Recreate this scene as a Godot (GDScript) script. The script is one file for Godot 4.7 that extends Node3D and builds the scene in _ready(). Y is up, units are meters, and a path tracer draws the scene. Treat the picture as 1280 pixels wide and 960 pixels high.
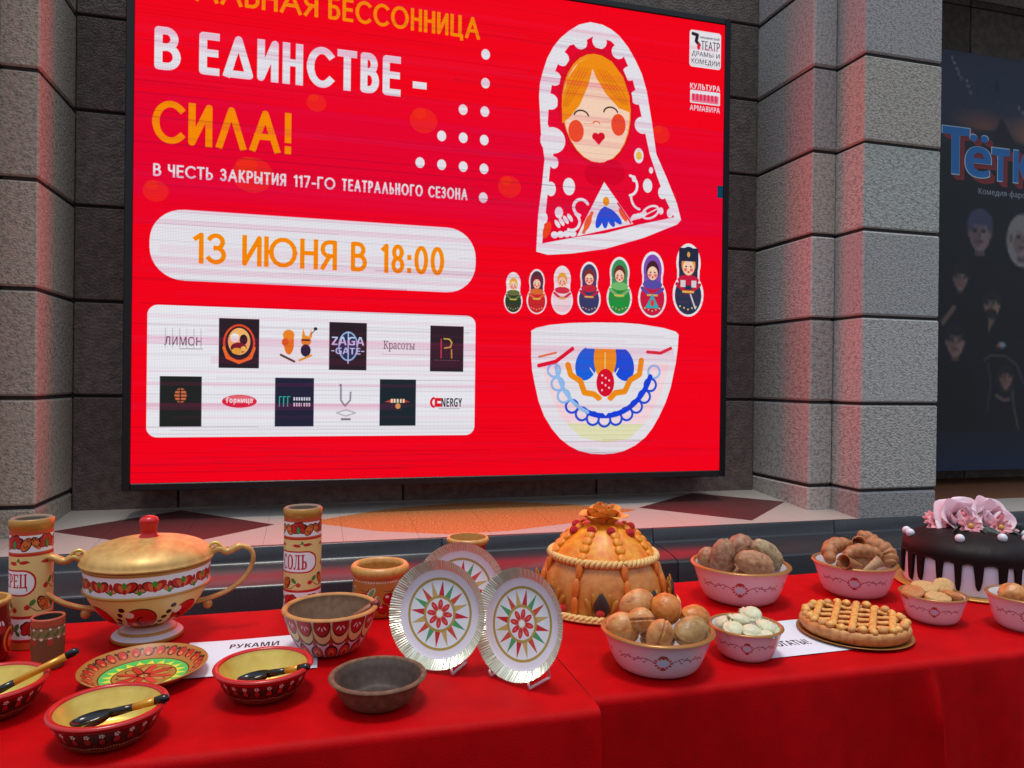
extends Node3D
# Theatre square: tables of painted ware and baking before a stone facade with a bright display.

const K := 0.864865          # facade units to metres
const LIGHT_E := 3.8
const TOP := 0.75            # table height
var rng := RandomNumberGenerator.new()
var used := {}
var mt := {}                 # shared materials
var tx := {}                 # shared textures

# ------------------------------------------------------------------ painting of flat prints
class Cv:
	var im: Image
	var s: float
	var sz: Vector2i
	var jit := 0.0               # unsteadiness of a painter's hand
	var hand := RandomNumberGenerator.new()
	func _init(w: float, h: float, ppu: float, bg: Color):
		s = ppu * 2.0
		sz = Vector2i(int(round(w * ppu)), int(round(h * ppu)))
		im = Image.create_empty(sz.x * 2, sz.y * 2, false, Image.FORMAT_RGBA8)
		im.fill(bg)
	func span(x0: float, x1: float, y: int, col: Color, strip):
		var a := int(ceil(x0 - 0.5))
		var b := int(ceil(x1 - 0.5))
		a = maxi(a, 0)
		b = mini(b, im.get_width())
		if b <= a: return
		if strip == null:
			im.fill_rect(Rect2i(a, y, b - a, 1), col)
		else:
			im.blend_rect(strip, Rect2i(0, 0, b - a, 1), Vector2i(a, y))
	func poly(pts, col: Color):
		var n: int = pts.size()
		if n < 3: return
		var strip = null
		if col.a < 0.999:
			strip = Image.create_empty(im.get_width(), 1, false, Image.FORMAT_RGBA8)
			strip.fill(col)
		var lo := 1e9
		var hi := -1e9
		var q := PackedVector2Array()
		for p in pts:
			var v: Vector2 = p * s
			q.append(v)
			lo = minf(lo, v.y)
			hi = maxf(hi, v.y)
		for y in range(maxi(0, int(floor(lo))), mini(im.get_height() - 1, int(ceil(hi))) + 1):
			var yc := y + 0.5
			var xs: Array[float] = []
			for i in n:
				var a := q[i]
				var b := q[(i + 1) % n]
				if (a.y <= yc) != (b.y <= yc):
					xs.append(a.x + (yc - a.y) / (b.y - a.y) * (b.x - a.x))
			xs.sort()
			for i in range(0, xs.size() - 1, 2):
				span(xs[i], xs[i + 1], y, col, strip)
	func ell(c: Vector2, rx: float, ry: float, col: Color, rot := 0.0, n := 28):
		var p := PackedVector2Array()
		if jit > 0.0 and maxf(rx, ry) < 30.0:
			var m := minf(rx, ry) * jit
			c += Vector2(hand.randf_range(-m, m), hand.randf_range(-m, m))
			rot += hand.randf_range(-jit, jit) * .5
			rx *= 1.0 + hand.randf_range(-jit, jit) * .6
			ry *= 1.0 + hand.randf_range(-jit, jit) * .6
			var v := hand.randf_range(-jit, jit) * .45
			col = col.lightened(v) if v > 0 else col.darkened(-v)
		for i in n:
			var a := TAU * i / n
			p.append(c + Vector2(cos(a) * rx, sin(a) * ry).rotated(rot))
		poly(p, col)
	func rect(x: float, y: float, w: float, h: float, col: Color):
		poly([Vector2(x, y), Vector2(x + w, y), Vector2(x + w, y + h), Vector2(x, y + h)], col)
	func rrect(x: float, y: float, w: float, h: float, r: float, col: Color):
		var p := PackedVector2Array()
		for k in 4:
			var c := Vector2(x + (w - r if k in [0, 3] else r), y + (h - r if k in [0, 1] else r))
			for i in 9:
				var a := PI / 2 * (k + i / 8.0)
				p.append(c + Vector2(cos(a), sin(a)) * r)
		poly(p, col)
	func pline(pts, w: float, col: Color, rnd := true):
		for i in pts.size() - 1:
			var a: Vector2 = pts[i]
			var b: Vector2 = pts[i + 1]
			if a.distance_to(b) < 1e-6: continue
			var d := (b - a).normalized().orthogonal() * w / 2
			poly([a + d, b + d, b - d, a - d], col)
			if rnd or i > 0: ell(a, w / 2, w / 2, col, 0.0, 12)
		if rnd: ell(pts[-1], w / 2, w / 2, col, 0.0, 12)
	func arc(c: Vector2, rx: float, ry: float, a0: float, a1: float, w: float, col: Color, n := 20):
		var p := PackedVector2Array()
		for i in n + 1:
			var a := deg_to_rad(lerpf(a0, a1, i / float(n)))
			p.append(c + Vector2(cos(a) * rx, sin(a) * ry))
		pline(p, w, col)
	# a printed word fitted into the box x, y, w, h
	func txt(t: String, x: float, y: float, w: float, h: float, col: Color, face := "Droid Sans", bold := true, slant := 0.0):
		var f := SystemFont.new()
		f.font_names = PackedStringArray([face])
		f.font_weight = 700 if bold else 400
		var m := TextMesh.new()
		m.font = f
		m.text = t
		m.font_size = 64
		m.pixel_size = 0.01
		m.depth = 0.0
		m.curve_step = 1.0
		var a := m.get_mesh_arrays()
		var v: PackedVector3Array = a[Mesh.ARRAY_VERTEX]
		var ix = a[Mesh.ARRAY_INDEX]
		if v.size() == 0: return
		var lo := Vector3(1e9, 1e9, 0)
		var hi := -lo
		for p in v:
			lo = Vector3(minf(lo.x, p.x), minf(lo.y, p.y), 0)
			hi = Vector3(maxf(hi.x, p.x), maxf(hi.y, p.y), 0)
		var q := PackedVector2Array()
		for p in v:
			var fy := (hi.y - p.y) / (hi.y - lo.y)
			q.append(Vector2(x + (p.x - lo.x) / (hi.x - lo.x) * w, y + fy * h + slant * (p.x - lo.x)))
		var cnt: int = ix.size() if ix != null and ix.size() > 0 else q.size()
		for i in range(0, cnt - 2, 3):
			if ix != null and ix.size() > 0: poly([q[ix[i]], q[ix[i + 1]], q[ix[i + 2]]], col)
			else: poly([q[i], q[i + 1], q[i + 2]], col)
	# geometric lettering drawn with strokes of even width
	static func ar(c: Vector2, rx: float, ry: float, a0: float, a1: float) -> Array:
		var p := []
		for i in 15:
			var a := deg_to_rad(lerpf(a0, a1, i / 14.0))
			p.append(c + Vector2(cos(a) * rx, sin(a) * ry))
		return p
	static func v2(a: Array) -> Array:
		var p := []
		for i in range(0, a.size(), 2): p.append(Vector2(a[i], a[i + 1]))
		return p
	static func glyph(ch: String) -> Array:
		var st := [0, 0, 0, 1]
		match ch:
			"А": return [0.84, [v2([0, 1, .42, 0, .84, 1]), v2([.15, .66, .69, .66])]]
			"Б": return [0.57, [v2([.5, 0, 0, 0, 0, 1, .28, 1]) + ar(Vector2(.28, .71), .29, .29, 90, -90) + v2([0, .42])]]
			"В": return [0.52, [v2([0, .46, 0, 0, .22, 0]) + ar(Vector2(.22, .23), .23, .23, -90, 90), v2([0, .46, .25, .46]) + ar(Vector2(.25, .73), .27, .27, -90, 90) + v2([0, 1, 0, .46])]]
			"Г": return [0.45, [v2([.45, 0, 0, 0, 0, 1])]]
			"Д": return [0.9, [v2([0, 1, .45, 0, .9, 1, 0, 1, .1, .8])]]
			"Е": return [0.5, [v2([.5, 0, 0, 0, 0, 1, .5, 1]), v2([0, .48, .46, .48])]]
			"З", "3": return [0.5, [ar(Vector2(.22, .24), .23, .24, -150, 90), ar(Vector2(.22, .73), .27, .27, -90, 150)]]
			"И": return [0.58, [v2([0, 0, 0, 1, .58, 0, .58, 1])]]
			"К": return [0.54, [v2(st), v2([.5, 0, 0, .55]), v2([.13, .42, .54, 1])]]
			"Л": return [0.8, [v2([0, 1, .4, 0, .8, 1])]]
			"М": return [0.9, [v2([0, 1, .12, 0, .45, .78, .78, 0, .9, 1])]]
			"Н": return [0.56, [v2(st), v2([.56, 0, .56, 1]), v2([0, .47, .56, .47])]]
			"О": return [1.0, [ar(Vector2(.5, .5), .5, .5, 0, 180), ar(Vector2(.5, .5), .5, .5, 180, 360)]]
			"Р": return [0.5, [v2([0, 1, 0, 0, .24, 0]) + ar(Vector2(.24, .27), .27, .27, -90, 90) + v2([0, .54])]]
			"С": return [0.84, [ar(Vector2(.5, .5), .5, .5, -48, -180), ar(Vector2(.5, .5), .5, .5, 180, 48)]]
			"Т": return [0.54, [v2([0, 0, .54, 0]), v2([.27, 0, .27, 1])]]
			"Ц": return [0.7, [v2([0, 0, 0, 1, .7, 1, .7, 1.17]), v2([.57, 0, .57, 1])]]
			"Ч": return [0.5, [v2([0, 0, 0, .3]) + ar(Vector2(.22, .3), .22, .22, 180, 90) + v2([.5, .52]), v2([.5, 0, .5, 1])]]
			"Ь": return [0.5, [v2([0, 0, 0, 1, .22, 1]) + ar(Vector2(.22, .72), .28, .28, 90, -90) + v2([0, .44])]]
			"Ы": return [0.72, [v2([0, 0, 0, 1, .22, 1]) + ar(Vector2(.22, .72), .28, .28, 90, -90) + v2([0, .44]), v2([.72, 0, .72, 1])]]
			"Ю": return [1.16, [v2(st), v2([0, .5, .2, .5]), ar(Vector2(.67, .5), .48, .5, 0, 360)]]
			"Я": return [0.5, [v2([.5, 1, .5, 0, .26, 0]) + ar(Vector2(.26, .27), .27, .27, -90, -270) + v2([.5, .54]), v2([.28, .54, 0, 1])]]
			"0": return [0.6, [ar(Vector2(.3, .5), .3, .5, 0, 360)]]
			"1": return [0.2, [v2([0, .14, .18, 0, .18, 1])]]
			"7": return [0.5, [v2([0, 0, .5, 0, .16, 1])]]
			"8": return [0.54, [ar(Vector2(.27, .24), .23, .24, 0, 360), ar(Vector2(.27, .74), .27, .26, 0, 360)]]
			":": return [0.06, [v2([.03, .4, .03, .44]), v2([.03, .92, .03, .96])]]
			"-": return [0.28, [v2([0, .64, .28, .64])]]
			"!": return [0.06, [v2([.03, 0, .03, .68]), v2([.03, .95, .03, 1])]]
		return [0.3, []]
	func geo(t: String, x: float, y: float, w: float, h: float, stroke: float, col: Color):
		var total := 0.0
		var gap := stroke * 1.0 + h * .085
		for ch in t: total += float(glyph(ch)[0])
		var sx := (w - stroke - gap * (t.length() - 1)) / total
		var px := x + stroke / 2
		for ch in t:
			var g := glyph(ch)
			for sp in g[1]:
				var pp := PackedVector2Array()
				for p in sp: pp.append(Vector2(px + p.x * sx, y + stroke / 2 + p.y * (h - stroke)))
				# square the free ends
				pp[0] = pp[0] + (pp[0] - pp[1]).normalized() * stroke * .5
				var n := pp.size()
				pp[n - 1] = pp[n - 1] + (pp[n - 1] - pp[n - 2]).normalized() * stroke * .5
				pline(pp, stroke, col, false)
			px += float(g[0]) * sx + gap
	func done() -> ImageTexture:
		im.resize(sz.x, sz.y, Image.INTERPOLATE_BILINEAR)
		return ImageTexture.create_from_image(im)

# ------------------------------------------------------------------ small helpers
func W(x: float, y: float, z: float) -> Vector3:
	return Vector3(x * K, 1.39 + (y - 1.49) * K, z * K)

func C(r: int, g: int, b: int, a := 255) -> Color:
	return Color8(r, g, b, a)

func numbered(n: String) -> String:
	var k: int = used.get(n, 0)
	used[n] = k + 1
	return n if k == 0 else "%s_%03d" % [n, k]

func thing(n: String, label: String, cat: String, at := Vector3.ZERO, turn := 0.0, group := "") -> Node3D:
	var o := Node3D.new()
	o.name = numbered(n)
	add_child(o)
	o.position = at
	o.rotation.y = turn
	tag(o, label, cat, group)
	return o

func tag(o: Node, label: String, cat: String, group := ""):
	o.set_meta("label", label)
	o.set_meta("category", cat)
	if group != "": o.set_meta("group", group)

func obj(n: String, mesh: Mesh, m, parent: Node = null) -> MeshInstance3D:
	var o := MeshInstance3D.new()
	o.mesh = mesh
	if m is Array:
		for i in mesh.get_surface_count(): o.set_surface_override_material(i, m[mini(i, m.size() - 1)])
	else:
		for i in mesh.get_surface_count(): o.set_surface_override_material(i, m)
	if parent == null:
		o.name = numbered(n)
		add_child(o)
	else:
		o.name = n
		parent.add_child(o, true)
	return o

func M(col: Color, rough := 0.6, metal := 0.0) -> StandardMaterial3D:
	var m := StandardMaterial3D.new()
	m.albedo_color = col
	m.roughness = rough
	m.metallic = metal
	return m

func MT(t: Texture2D, rough := 0.6, metal := 0.0) -> StandardMaterial3D:
	var m := M(Color.WHITE, rough, metal)
	m.albedo_texture = t
	return m

# tileable noise as a colour texture
func NT(freq: float, cols: Array, offs: Array, sd: int, type := FastNoiseLite.TYPE_SIMPLEX_SMOOTH, oct := 4, side := 512) -> NoiseTexture2D:
	var f := FastNoiseLite.new()
	f.noise_type = type
	f.seed = sd
	f.frequency = freq
	f.fractal_octaves = oct
	f.fractal_gain = 0.6
	var t := NoiseTexture2D.new()
	t.width = side
	t.height = side
	t.seamless = true
	t.noise = f
	if cols.size():
		var g := Gradient.new()
		g.offsets = PackedFloat32Array(offs)
		g.colors = PackedColorArray(cols)
		t.color_ramp = g
	return t

func tri(m: StandardMaterial3D, scale: float, world := false) -> StandardMaterial3D:
	m.uv1_triplanar = true
	m.uv1_world_triplanar = world
	m.uv1_scale = Vector3.ONE * scale
	return m

func bump(m: StandardMaterial3D, t: Texture2D, cm: float) -> StandardMaterial3D:
	m.heightmap_enabled = true
	m.heightmap_texture = t
	m.heightmap_scale = cm
	return m

# ------------------------------------------------------------------ mesh builders
func begin() -> SurfaceTool:
	var st := SurfaceTool.new()
	st.begin(Mesh.PRIMITIVE_TRIANGLES)
	st.set_smooth_group(0)
	return st

func vtx(st: SurfaceTool, p: Vector3, uv := Vector2.ZERO):
	st.set_uv(uv)
	st.add_vertex(p)

func t3(st: SurfaceTool, a: Vector3, b: Vector3, c: Vector3, ua := Vector2.ZERO, ub := Vector2.ZERO, uc := Vector2.ZERO):
	if a.is_equal_approx(b) or b.is_equal_approx(c) or a.is_equal_approx(c): return
	vtx(st, a, ua)
	vtx(st, b, ub)
	vtx(st, c, uc)

func fin(st: SurfaceTool, am: ArrayMesh = null) -> ArrayMesh:
	st.generate_normals()
	st.index()
	return st.commit(am)

# a grid of points; rows run "up", columns run clockwise seen from above (u grows to the viewer's right)
func grid(st: SurfaceTool, rows: Array, uvs = null):
	for i in rows.size() - 1:
		var a = rows[i]
		var b = rows[i + 1]
		for j in a.size() - 1:
			var ua := Vector2.ZERO
			var ub := Vector2.ZERO
			var uc := Vector2.ZERO
			var ud := Vector2.ZERO
			if uvs != null:
				ua = uvs[i][j]
				ub = uvs[i + 1][j]
				uc = uvs[i + 1][j + 1]
				ud = uvs[i][j + 1]
			t3(st, a[j], b[j], b[j + 1], ua, ub, uc)
			t3(st, a[j], b[j + 1], a[j + 1], ua, uc, ud)

# sections: arrays of Vector2(radius, height), bottom outside upwards, then inside downwards; each a surface
func lathe(sections: Array, seg := 48, warp = null) -> ArrayMesh:
	var am := ArrayMesh.new()
	for sec in sections:
		var st := begin()
		var rows := []
		var uvs := []
		var total := 0.0
		for i in range(1, sec.size()): total += sec[i].distance_to(sec[i - 1])
		var run := 0.0
		for i in sec.size():
			if i > 0: run += sec[i].distance_to(sec[i - 1])
			var r := PackedVector3Array()
			var u := PackedVector2Array()
			for j in seg + 1:
				var k := j % seg
				var a := PI / 2 - (k / float(seg) - 0.5) * TAU
				var p := Vector3(cos(a) * sec[i].x, sec[i].y, sin(a) * sec[i].x)
				if warp != null: p = warp.call(p)
				r.append(p)
				u.append(Vector2(j / float(seg), 1.0 - run / maxf(total, 1e-6)))
			rows.append(r)
			uvs.append(u)
		grid(st, rows, uvs)
		fin(st, am)
	return am

# a smooth lump: warp receives a unit direction and returns the point
func blob(warp: Callable, seg := 24, rings := 16) -> ArrayMesh:
	var st := begin()
	blob_into(st, warp, seg, rings)
	return fin(st)

func blob_into(st: SurfaceTool, warp: Callable, seg := 24, rings := 16):
	var rows := []
	var uvs := []
	for i in rings + 1:
		var t := -PI / 2 + PI * i / rings
		var r := PackedVector3Array()
		var u := PackedVector2Array()
		for j in seg + 1:
			var a := PI / 2 - ((j % seg) / float(seg) - 0.5) * TAU
			var d := Vector3(cos(a) * cos(t), sin(t), sin(a) * cos(t))
			if i == 0: d = Vector3.DOWN
			if i == rings: d = Vector3.UP
			r.append(warp.call(d))
			u.append(Vector2(j / float(seg), 1.0 - i / float(rings)))
		rows.append(r)
		uvs.append(u)
	grid(st, rows, uvs)

# a round bar along points with a radius at each; flat squeezes it across the bar's second axis
func tube_into(st: SurfaceTool, pts: Array, rad: Array, seg := 10, flat := 1.0, up := Vector3.UP):
	var rows := []
	var uvs := []
	var n := pts.size()
	var N := Vector3.ZERO
	for i in n:
		var T: Vector3 = (pts[mini(i + 1, n - 1)] - pts[maxi(i - 1, 0)]).normalized()
		if i == 0:
			N = up.cross(T)
			if N.length() < 0.05: N = Vector3.RIGHT.cross(T)
		N = (N - T * N.dot(T)).normalized()
		var B := N.cross(T)
		var r := PackedVector3Array()
		var u := PackedVector2Array()
		for j in seg + 1:
			var a := -TAU * (j % seg) / seg
			r.append(pts[i] + (N * cos(a) + B * sin(a) * flat) * rad[i])
			u.append(Vector2(j / float(seg), i / float(n - 1)))
		rows.append(r)
		uvs.append(u)
	var c0 := PackedVector3Array()
	var c1 := PackedVector3Array()
	for j in seg + 1:
		c0.append(pts[0])
		c1.append(pts[n - 1])
	rows.push_front(c0)
	rows.append(c1)
	uvs.push_front(uvs[0])
	uvs.append(uvs[-1])
	grid(st, rows, uvs)

func tube(pts: Array, rad: Array, seg := 10, flat := 1.0, up := Vector3.UP) -> ArrayMesh:
	var st := begin()
	tube_into(st, pts, rad, seg, flat, up)
	return fin(st)

func curve(ctrl: Array, n := 24) -> Array:
	var out := []
	for i in n + 1:
		var f := float(i) / n * (ctrl.size() - 1)
		var k := mini(int(f), ctrl.size() - 2)
		var t := f - k
		var a: Vector3 = ctrl[maxi(k - 1, 0)]
		var b: Vector3 = ctrl[k]
		var c: Vector3 = ctrl[k + 1]
		var d: Vector3 = ctrl[mini(k + 2, ctrl.size() - 1)]
		out.append(b.cubic_interpolate(c, a, d, t))
	return out

# box with chamfered edges, centred
func block_into(st: SurfaceTool, at: Vector3, sz: Vector3, b: float):
	var h := sz / 2
	st.set_smooth_group(-1)
	var axes := [Vector3.RIGHT, Vector3.UP, Vector3.BACK]
	for k in 3:
		for sgn in [-1.0, 1.0]:
			var n: Vector3 = axes[k] * sgn
			var u: Vector3 = axes[(k + 1) % 3]
			var v: Vector3 = axes[(k + 2) % 3] * sgn
			var hn := h[k]
			var hu := h[(k + 1) % 3] - b
			var hv := h[(k + 2) % 3] - b
			var q := [at + n * hn - u * hu - v * hv, at + n * hn + u * hu - v * hv, at + n * hn + u * hu + v * hv, at + n * hn - u * hu + v * hv]
			t3(st, q[0], q[2], q[1])
			t3(st, q[0], q[3], q[2])
	if b <= 0.0: return
	for k in 3:
		for su in [-1.0, 1.0]:
			for sv in [-1.0, 1.0]:
				var u: Vector3 = axes[(k + 1) % 3] * su
				var v: Vector3 = axes[(k + 2) % 3] * sv
				var w: Vector3 = axes[k]
				var hu := h[(k + 1) % 3]
				var hv := h[(k + 2) % 3]
				var hw := h[k] - b
				var q := [at + u * hu + v * (hv - b) - w * hw, at + u * (hu - b) + v * hv - w * hw, at + u * (hu - b) + v * hv + w * hw, at + u * hu + v * (hv - b) + w * hw]
				if su * sv > 0:
					t3(st, q[0], q[2], q[1])
					t3(st, q[0], q[3], q[2])
				else:
					t3(st, q[0], q[1], q[2])
					t3(st, q[0], q[2], q[3])
	for sx in [-1.0, 1.0]:
		for sy in [-1.0, 1.0]:
			for sz_ in [-1.0, 1.0]:
				var c := Vector3(sx * h.x, sy * h.y, sz_ * h.z)
				var p0 := at + c - Vector3(0, sy * b, sz_ * b)
				var p1 := at + c - Vector3(sx * b, 0, sz_ * b)
				var p2 := at + c - Vector3(sx * b, sy * b, 0)
				if sx * sy * sz_ > 0: t3(st, p0, p2, p1)
				else: t3(st, p0, p1, p2)

func block(sz: Vector3, b := 0.004, at := Vector3.ZERO) -> ArrayMesh:
	var st := begin()
	block_into(st, at, sz, b)
	return fin(st)

# flat polygon in x, z raised between a lower and an upper height function
func slab(poly: PackedVector2Array, hi: Callable, thick: float) -> ArrayMesh:
	var st := begin()
	st.set_smooth_group(-1)
	if Geometry2D.is_polygon_clockwise(poly): poly.reverse()
	var ix := Geometry2D.triangulate_polygon(poly)
	for i in range(0, ix.size(), 3):
		var q := []
		for k in 3:
			var p := poly[ix[i + k]]
			q.append(Vector3(p.x, hi.call(p), p.y))
		if (q[1] - q[0]).cross(q[2] - q[0]).y > 0: q.reverse()
		t3(st, q[0], q[1], q[2])
	for i in poly.size():
		var a := poly[i]
		var b := poly[(i + 1) % poly.size()]
		var ah := Vector3(a.x, hi.call(a), a.y)
		var bh := Vector3(b.x, hi.call(b), b.y)
		var dn := Vector3(0, -thick, 0)
		t3(st, ah, bh + dn, bh)
		t3(st, ah, ah + dn, bh + dn)
	return fin(st)

func noise3(sd: int, freq: float) -> FastNoiseLite:
	var f := FastNoiseLite.new()
	f.seed = sd
	f.frequency = freq
	return f

# ------------------------------------------------------------------ what the display shows
func doll_small(c: Cv, x: float, y0: float, y1: float, shawl: Color, body: Color, trim: Color, hair: Color, apron):
	var h := y1 - y0
	var wht := C(240, 238, 242)
	c.ell(Vector2(x, y0 + h * .27), h * .185, h * .27, wht)
	c.ell(Vector2(x, y0 + h * .70), h * .235, h * .30, wht)
	c.rect(x - h * .17, y0 + h * .3, h * .34, h * .25, wht)
	c.ell(Vector2(x, y0 + h * .28), h * .15, h * .235, shawl)
	c.ell(Vector2(x, y0 + h * .71), h * .20, h * .26, body)
	c.rect(x - h * .14, y0 + h * .34, h * .28, h * .2, shawl)
	c.ell(Vector2(x, y0 + h * .5), h * .16, h * .07, trim)
	c.ell(Vector2(x, y0 + h * .29), h * .105, h * .15, hair)
	c.ell(Vector2(x, y0 + h * .33), h * .085, h * .105, C(250, 212, 180))
	c.ell(Vector2(x - h * .045, y0 + h * .36), h * .025, h * .025, C(240, 120, 110))
	c.ell(Vector2(x + h * .045, y0 + h * .36), h * .025, h * .025, C(240, 120, 110))
	c.ell(Vector2(x, y0 + h * .39), h * .016, h * .014, C(215, 30, 40))
	c.ell(Vector2(x - h * .035, y0 + h * .315), h * .014, h * .009, C(60, 30, 25))
	c.ell(Vector2(x + h * .035, y0 + h * .315), h * .014, h * .009, C(60, 30, 25))
	c.pline([Vector2(x - h * .17, y0 + h * .56), Vector2(x - h * .04, y0 + h * .66), Vector2(x + h * .04, y0 + h * .66), Vector2(x + h * .17, y0 + h * .56)], h * .05, trim)
	c.rect(x - h * .09, y0 + h * .645, h * .18, h * .03, C(225, 190, 90))
	if apron != null:
		c.poly([Vector2(x, y0 + h * .64), Vector2(x + h * .12, y0 + h * .86), Vector2(x - h * .12, y0 + h * .86)], apron)
		c.ell(Vector2(x, y0 + h * .78), h * .03, h * .05, C(235, 60, 40))
	for k in 5:
		c.ell(Vector2(x - h * .12 + k * h * .06, y0 + h * .9 - absf(k - 2) * h * .02), h * .013, h * .013, C(235, 200, 120))

func screen_texture() -> ImageTexture:
	var red := C(252, 0, 24)
	var org := C(255, 143, 0)
	var wht := C(236, 234, 240)
	var c := Cv.new(388.0, 322.5, 4.0, red)
	# broad bands of the panel rows: part of the picture is a pinker red
	c.rect(0, 92, 388, 62, C(240, 0, 44))
	c.rect(0, 78, 388, 14, C(246, 0, 34))
	c.rect(0, 154, 388, 16, C(246, 0, 34))
	# faint ornaments printed in the ground
	for d in [[170, 92, 9], [12, 150, 7], [228, 130, 8], [338, 84, 7], [345, 128, 6], [66, 136, 12], [103, 88, 6]]:
		c.ell(Vector2(d[0], d[1]), d[2], d[2] * .9, C(255, 90, 20, 90))
		c.ell(Vector2(d[0] - d[2] * .3, d[1] - d[2] * .5), d[2] * .5, d[2] * .4, C(255, 60, 10, 110))
	c.geo("ТЕАТРАЛЬНАЯ", -22, 20.4, 125.5, 14.5, 2.2, org)
	c.geo("БЕССОННИЦА", 109.5, 20.4, 97, 14.5, 2.2, org)
	c.geo("В", 10.5, 52.7, 14.5, 25.5, 4.5, wht)
	c.geo("ЕДИНСТВЕ", 35, 52.7, 120, 25.5, 4.5, wht)
	c.rect(162.6, 67.2, 9.2, 4.6, wht)
	c.geo("СИЛА!", 9.8, 96, 79, 25.5, 3.9, org)
	var sm := [["В", 10.5, 4.5], ["ЧЕСТЬ", 18.5, 25], ["ЗАКРЫТИЯ", 47.5, 38], ["117-ГО", 90, 25], ["ТЕАТРАЛЬНОГО", 119, 51], ["СЕЗОНА", 173.5, 26]]
	for w in sm: c.geo(w[0], w[1], 133.6, w[2], 7.6, 1.25, wht)
	for d in [[210.6, 43.9], [210.7, 62.9], [195.9, 82], [210.5, 81.7], [181.9, 100.6], [196.2, 100.4], [210.3, 100.5], [168, 119.2], [182.1, 119.3], [196.4, 119.3], [210.4, 119.5], [210.1, 138.6]]:
		c.ell(Vector2(d[0], d[1]), 3.0, 3.5, wht)
	# date
	c.rrect(9, 159.9, 196.5, 42.3, 19, wht)
	c.geo("13", 33, 172.9, 18.5, 18.6, 2.6, org)
	c.geo("ИЮНЯ", 60.5, 172.9, 56, 18.6, 2.6, org)
	c.geo("В", 125, 172.9, 10, 18.6, 2.6, org)
	c.geo("18:00", 144, 172.9, 40.5, 18.6, 2.6, org)
	# sponsors
	c.rrect(8.2, 217, 197.8, 78.6, 6, C(240, 240, 245))
	var dk := C(44, 34, 40)
	c.rect(47.8, 223.8, 23, 30, dk)
	c.rect(112.4, 224, 23, 30, dk)
	c.rect(176, 224.2, 22, 29.8, C(48, 34, 42))
	c.rect(15.4, 259.2, 23, 30, C(34, 38, 36))
	c.rect(80.4, 259.4, 23, 30, C(36, 38, 58))
	c.rect(144, 259.5, 23, 29.8, C(30, 42, 48))
	c.txt("ЛИМОН", 17.5, 235.6, 20.5, 5.2, C(70, 66, 78), "Droid Sans", false)
	for k in 6: c.rect(18 + k * 3.9, 230.5, .35, 12, C(190, 180, 195))
	c.rect(26, 242.4, 13, .6, C(180, 175, 185))
	c.ell(Vector2(59.3, 238.6), 9.2, 11.5, C(240, 80, 40))
	c.ell(Vector2(59.3, 238.6), 8.0, 10.2, dk)
	c.ell(Vector2(59.3, 237.6), 6.4, 8.2, C(250, 190, 110))
	c.ell(Vector2(56.8, 235.4), 2.6, 2.8, C(245, 240, 235))
	c.ell(Vector2(61.8, 236.5), 2.2, 3.2, C(40, 30, 36))
	c.ell(Vector2(59, 241.5), 4.6, 3.2, C(120, 30, 40))
	c.ell(Vector2(58, 243.5), 3.0, 2.0, C(235, 170, 60))
	c.ell(Vector2(61.8, 242), 1.6, 1.6, C(245, 200, 90))
	c.pline([Vector2(50.6, 241.5), Vector2(52.5, 247.5), Vector2(59.3, 250.4), Vector2(66, 247.5), Vector2(68, 241.5)], 1.8, C(245, 110, 45))
	# two drawn animals
	c.ell(Vector2(88.2, 237.5), 3.0, 7.5, C(238, 125, 30))
	c.ell(Vector2(88, 233), 3.4, 3.4, C(244, 140, 40))
	c.ell(Vector2(86, 237.3), 2.0, 2.4, C(225, 95, 25))
	c.poly([Vector2(96.5, 228.5), Vector2(98.5, 235), Vector2(95.8, 234)], C(244, 150, 40))
	c.poly([Vector2(101.5, 229), Vector2(99.6, 235), Vector2(102, 234)], C(244, 150, 40))
	c.ell(Vector2(98.4, 236.3), 3.0, 3.2, C(240, 145, 45))
	c.ell(Vector2(98.2, 242.2), 3.0, 3.8, C(42, 36, 60))
	c.rect(95.8, 235.2, 5, 1.1, C(40, 34, 40))
	c.ell(Vector2(104, 228.6), 1.1, 1.0, C(40, 36, 40))
	c.pline([Vector2(101.5, 232), Vector2(104, 228.8)], .5, C(90, 80, 80))
	c.pline([Vector2(83.5, 245.2), Vector2(91.5, 249.2)], 1.3, C(90, 60, 50))
	c.pline([Vector2(94.5, 248.4), Vector2(101.5, 245.2)], 1.3, C(235, 160, 60))
	c.ell(Vector2(124, 239), 6.2, 9.4, C(150, 190, 235))
	c.ell(Vector2(124, 239), 5.2, 8.4, C(40, 52, 84))
	c.rect(123.6, 230, .8, 20, C(190, 215, 245))
	c.txt("ZAGA", 113.8, 233, 20.2, 5.4, C(205, 210, 250), "Droid Sans", true)
	c.txt("GATE", 116.2, 239.8, 15.4, 4.2, C(190, 200, 245), "Droid Sans", true)
	c.rect(113.6, 241.6, 2, .8, C(190, 200, 245))
	c.rect(132, 241.6, 2, .8, C(190, 200, 245))
	c.txt("Красоты", 146, 234.8, 20, 7, C(84, 80, 88), "Droid Serif", false)
	c.pline([Vector2(183.2, 245), Vector2(183.2, 233)], .9, C(205, 60, 70))
	c.pline([Vector2(185, 232.6), Vector2(188.6, 232.8), Vector2(190.2, 235), Vector2(189.4, 238), Vector2(185.4, 238.6)], .9, C(220, 185, 80))
	c.pline([Vector2(190, 239.6), Vector2(190.2, 245)], .9, C(215, 150, 70))
	for k in 9: c.rect(178.5 + k * 1.9, 246.4, 1.2, .5, C(130, 80, 96))
	c.ell(Vector2(26.8, 270.6), 3.4, 4.4, C(214, 110, 66))
	for k in 4: c.rect(23, 267.4 + k * 2.0, 7.4, .55, C(34, 38, 36))
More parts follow.
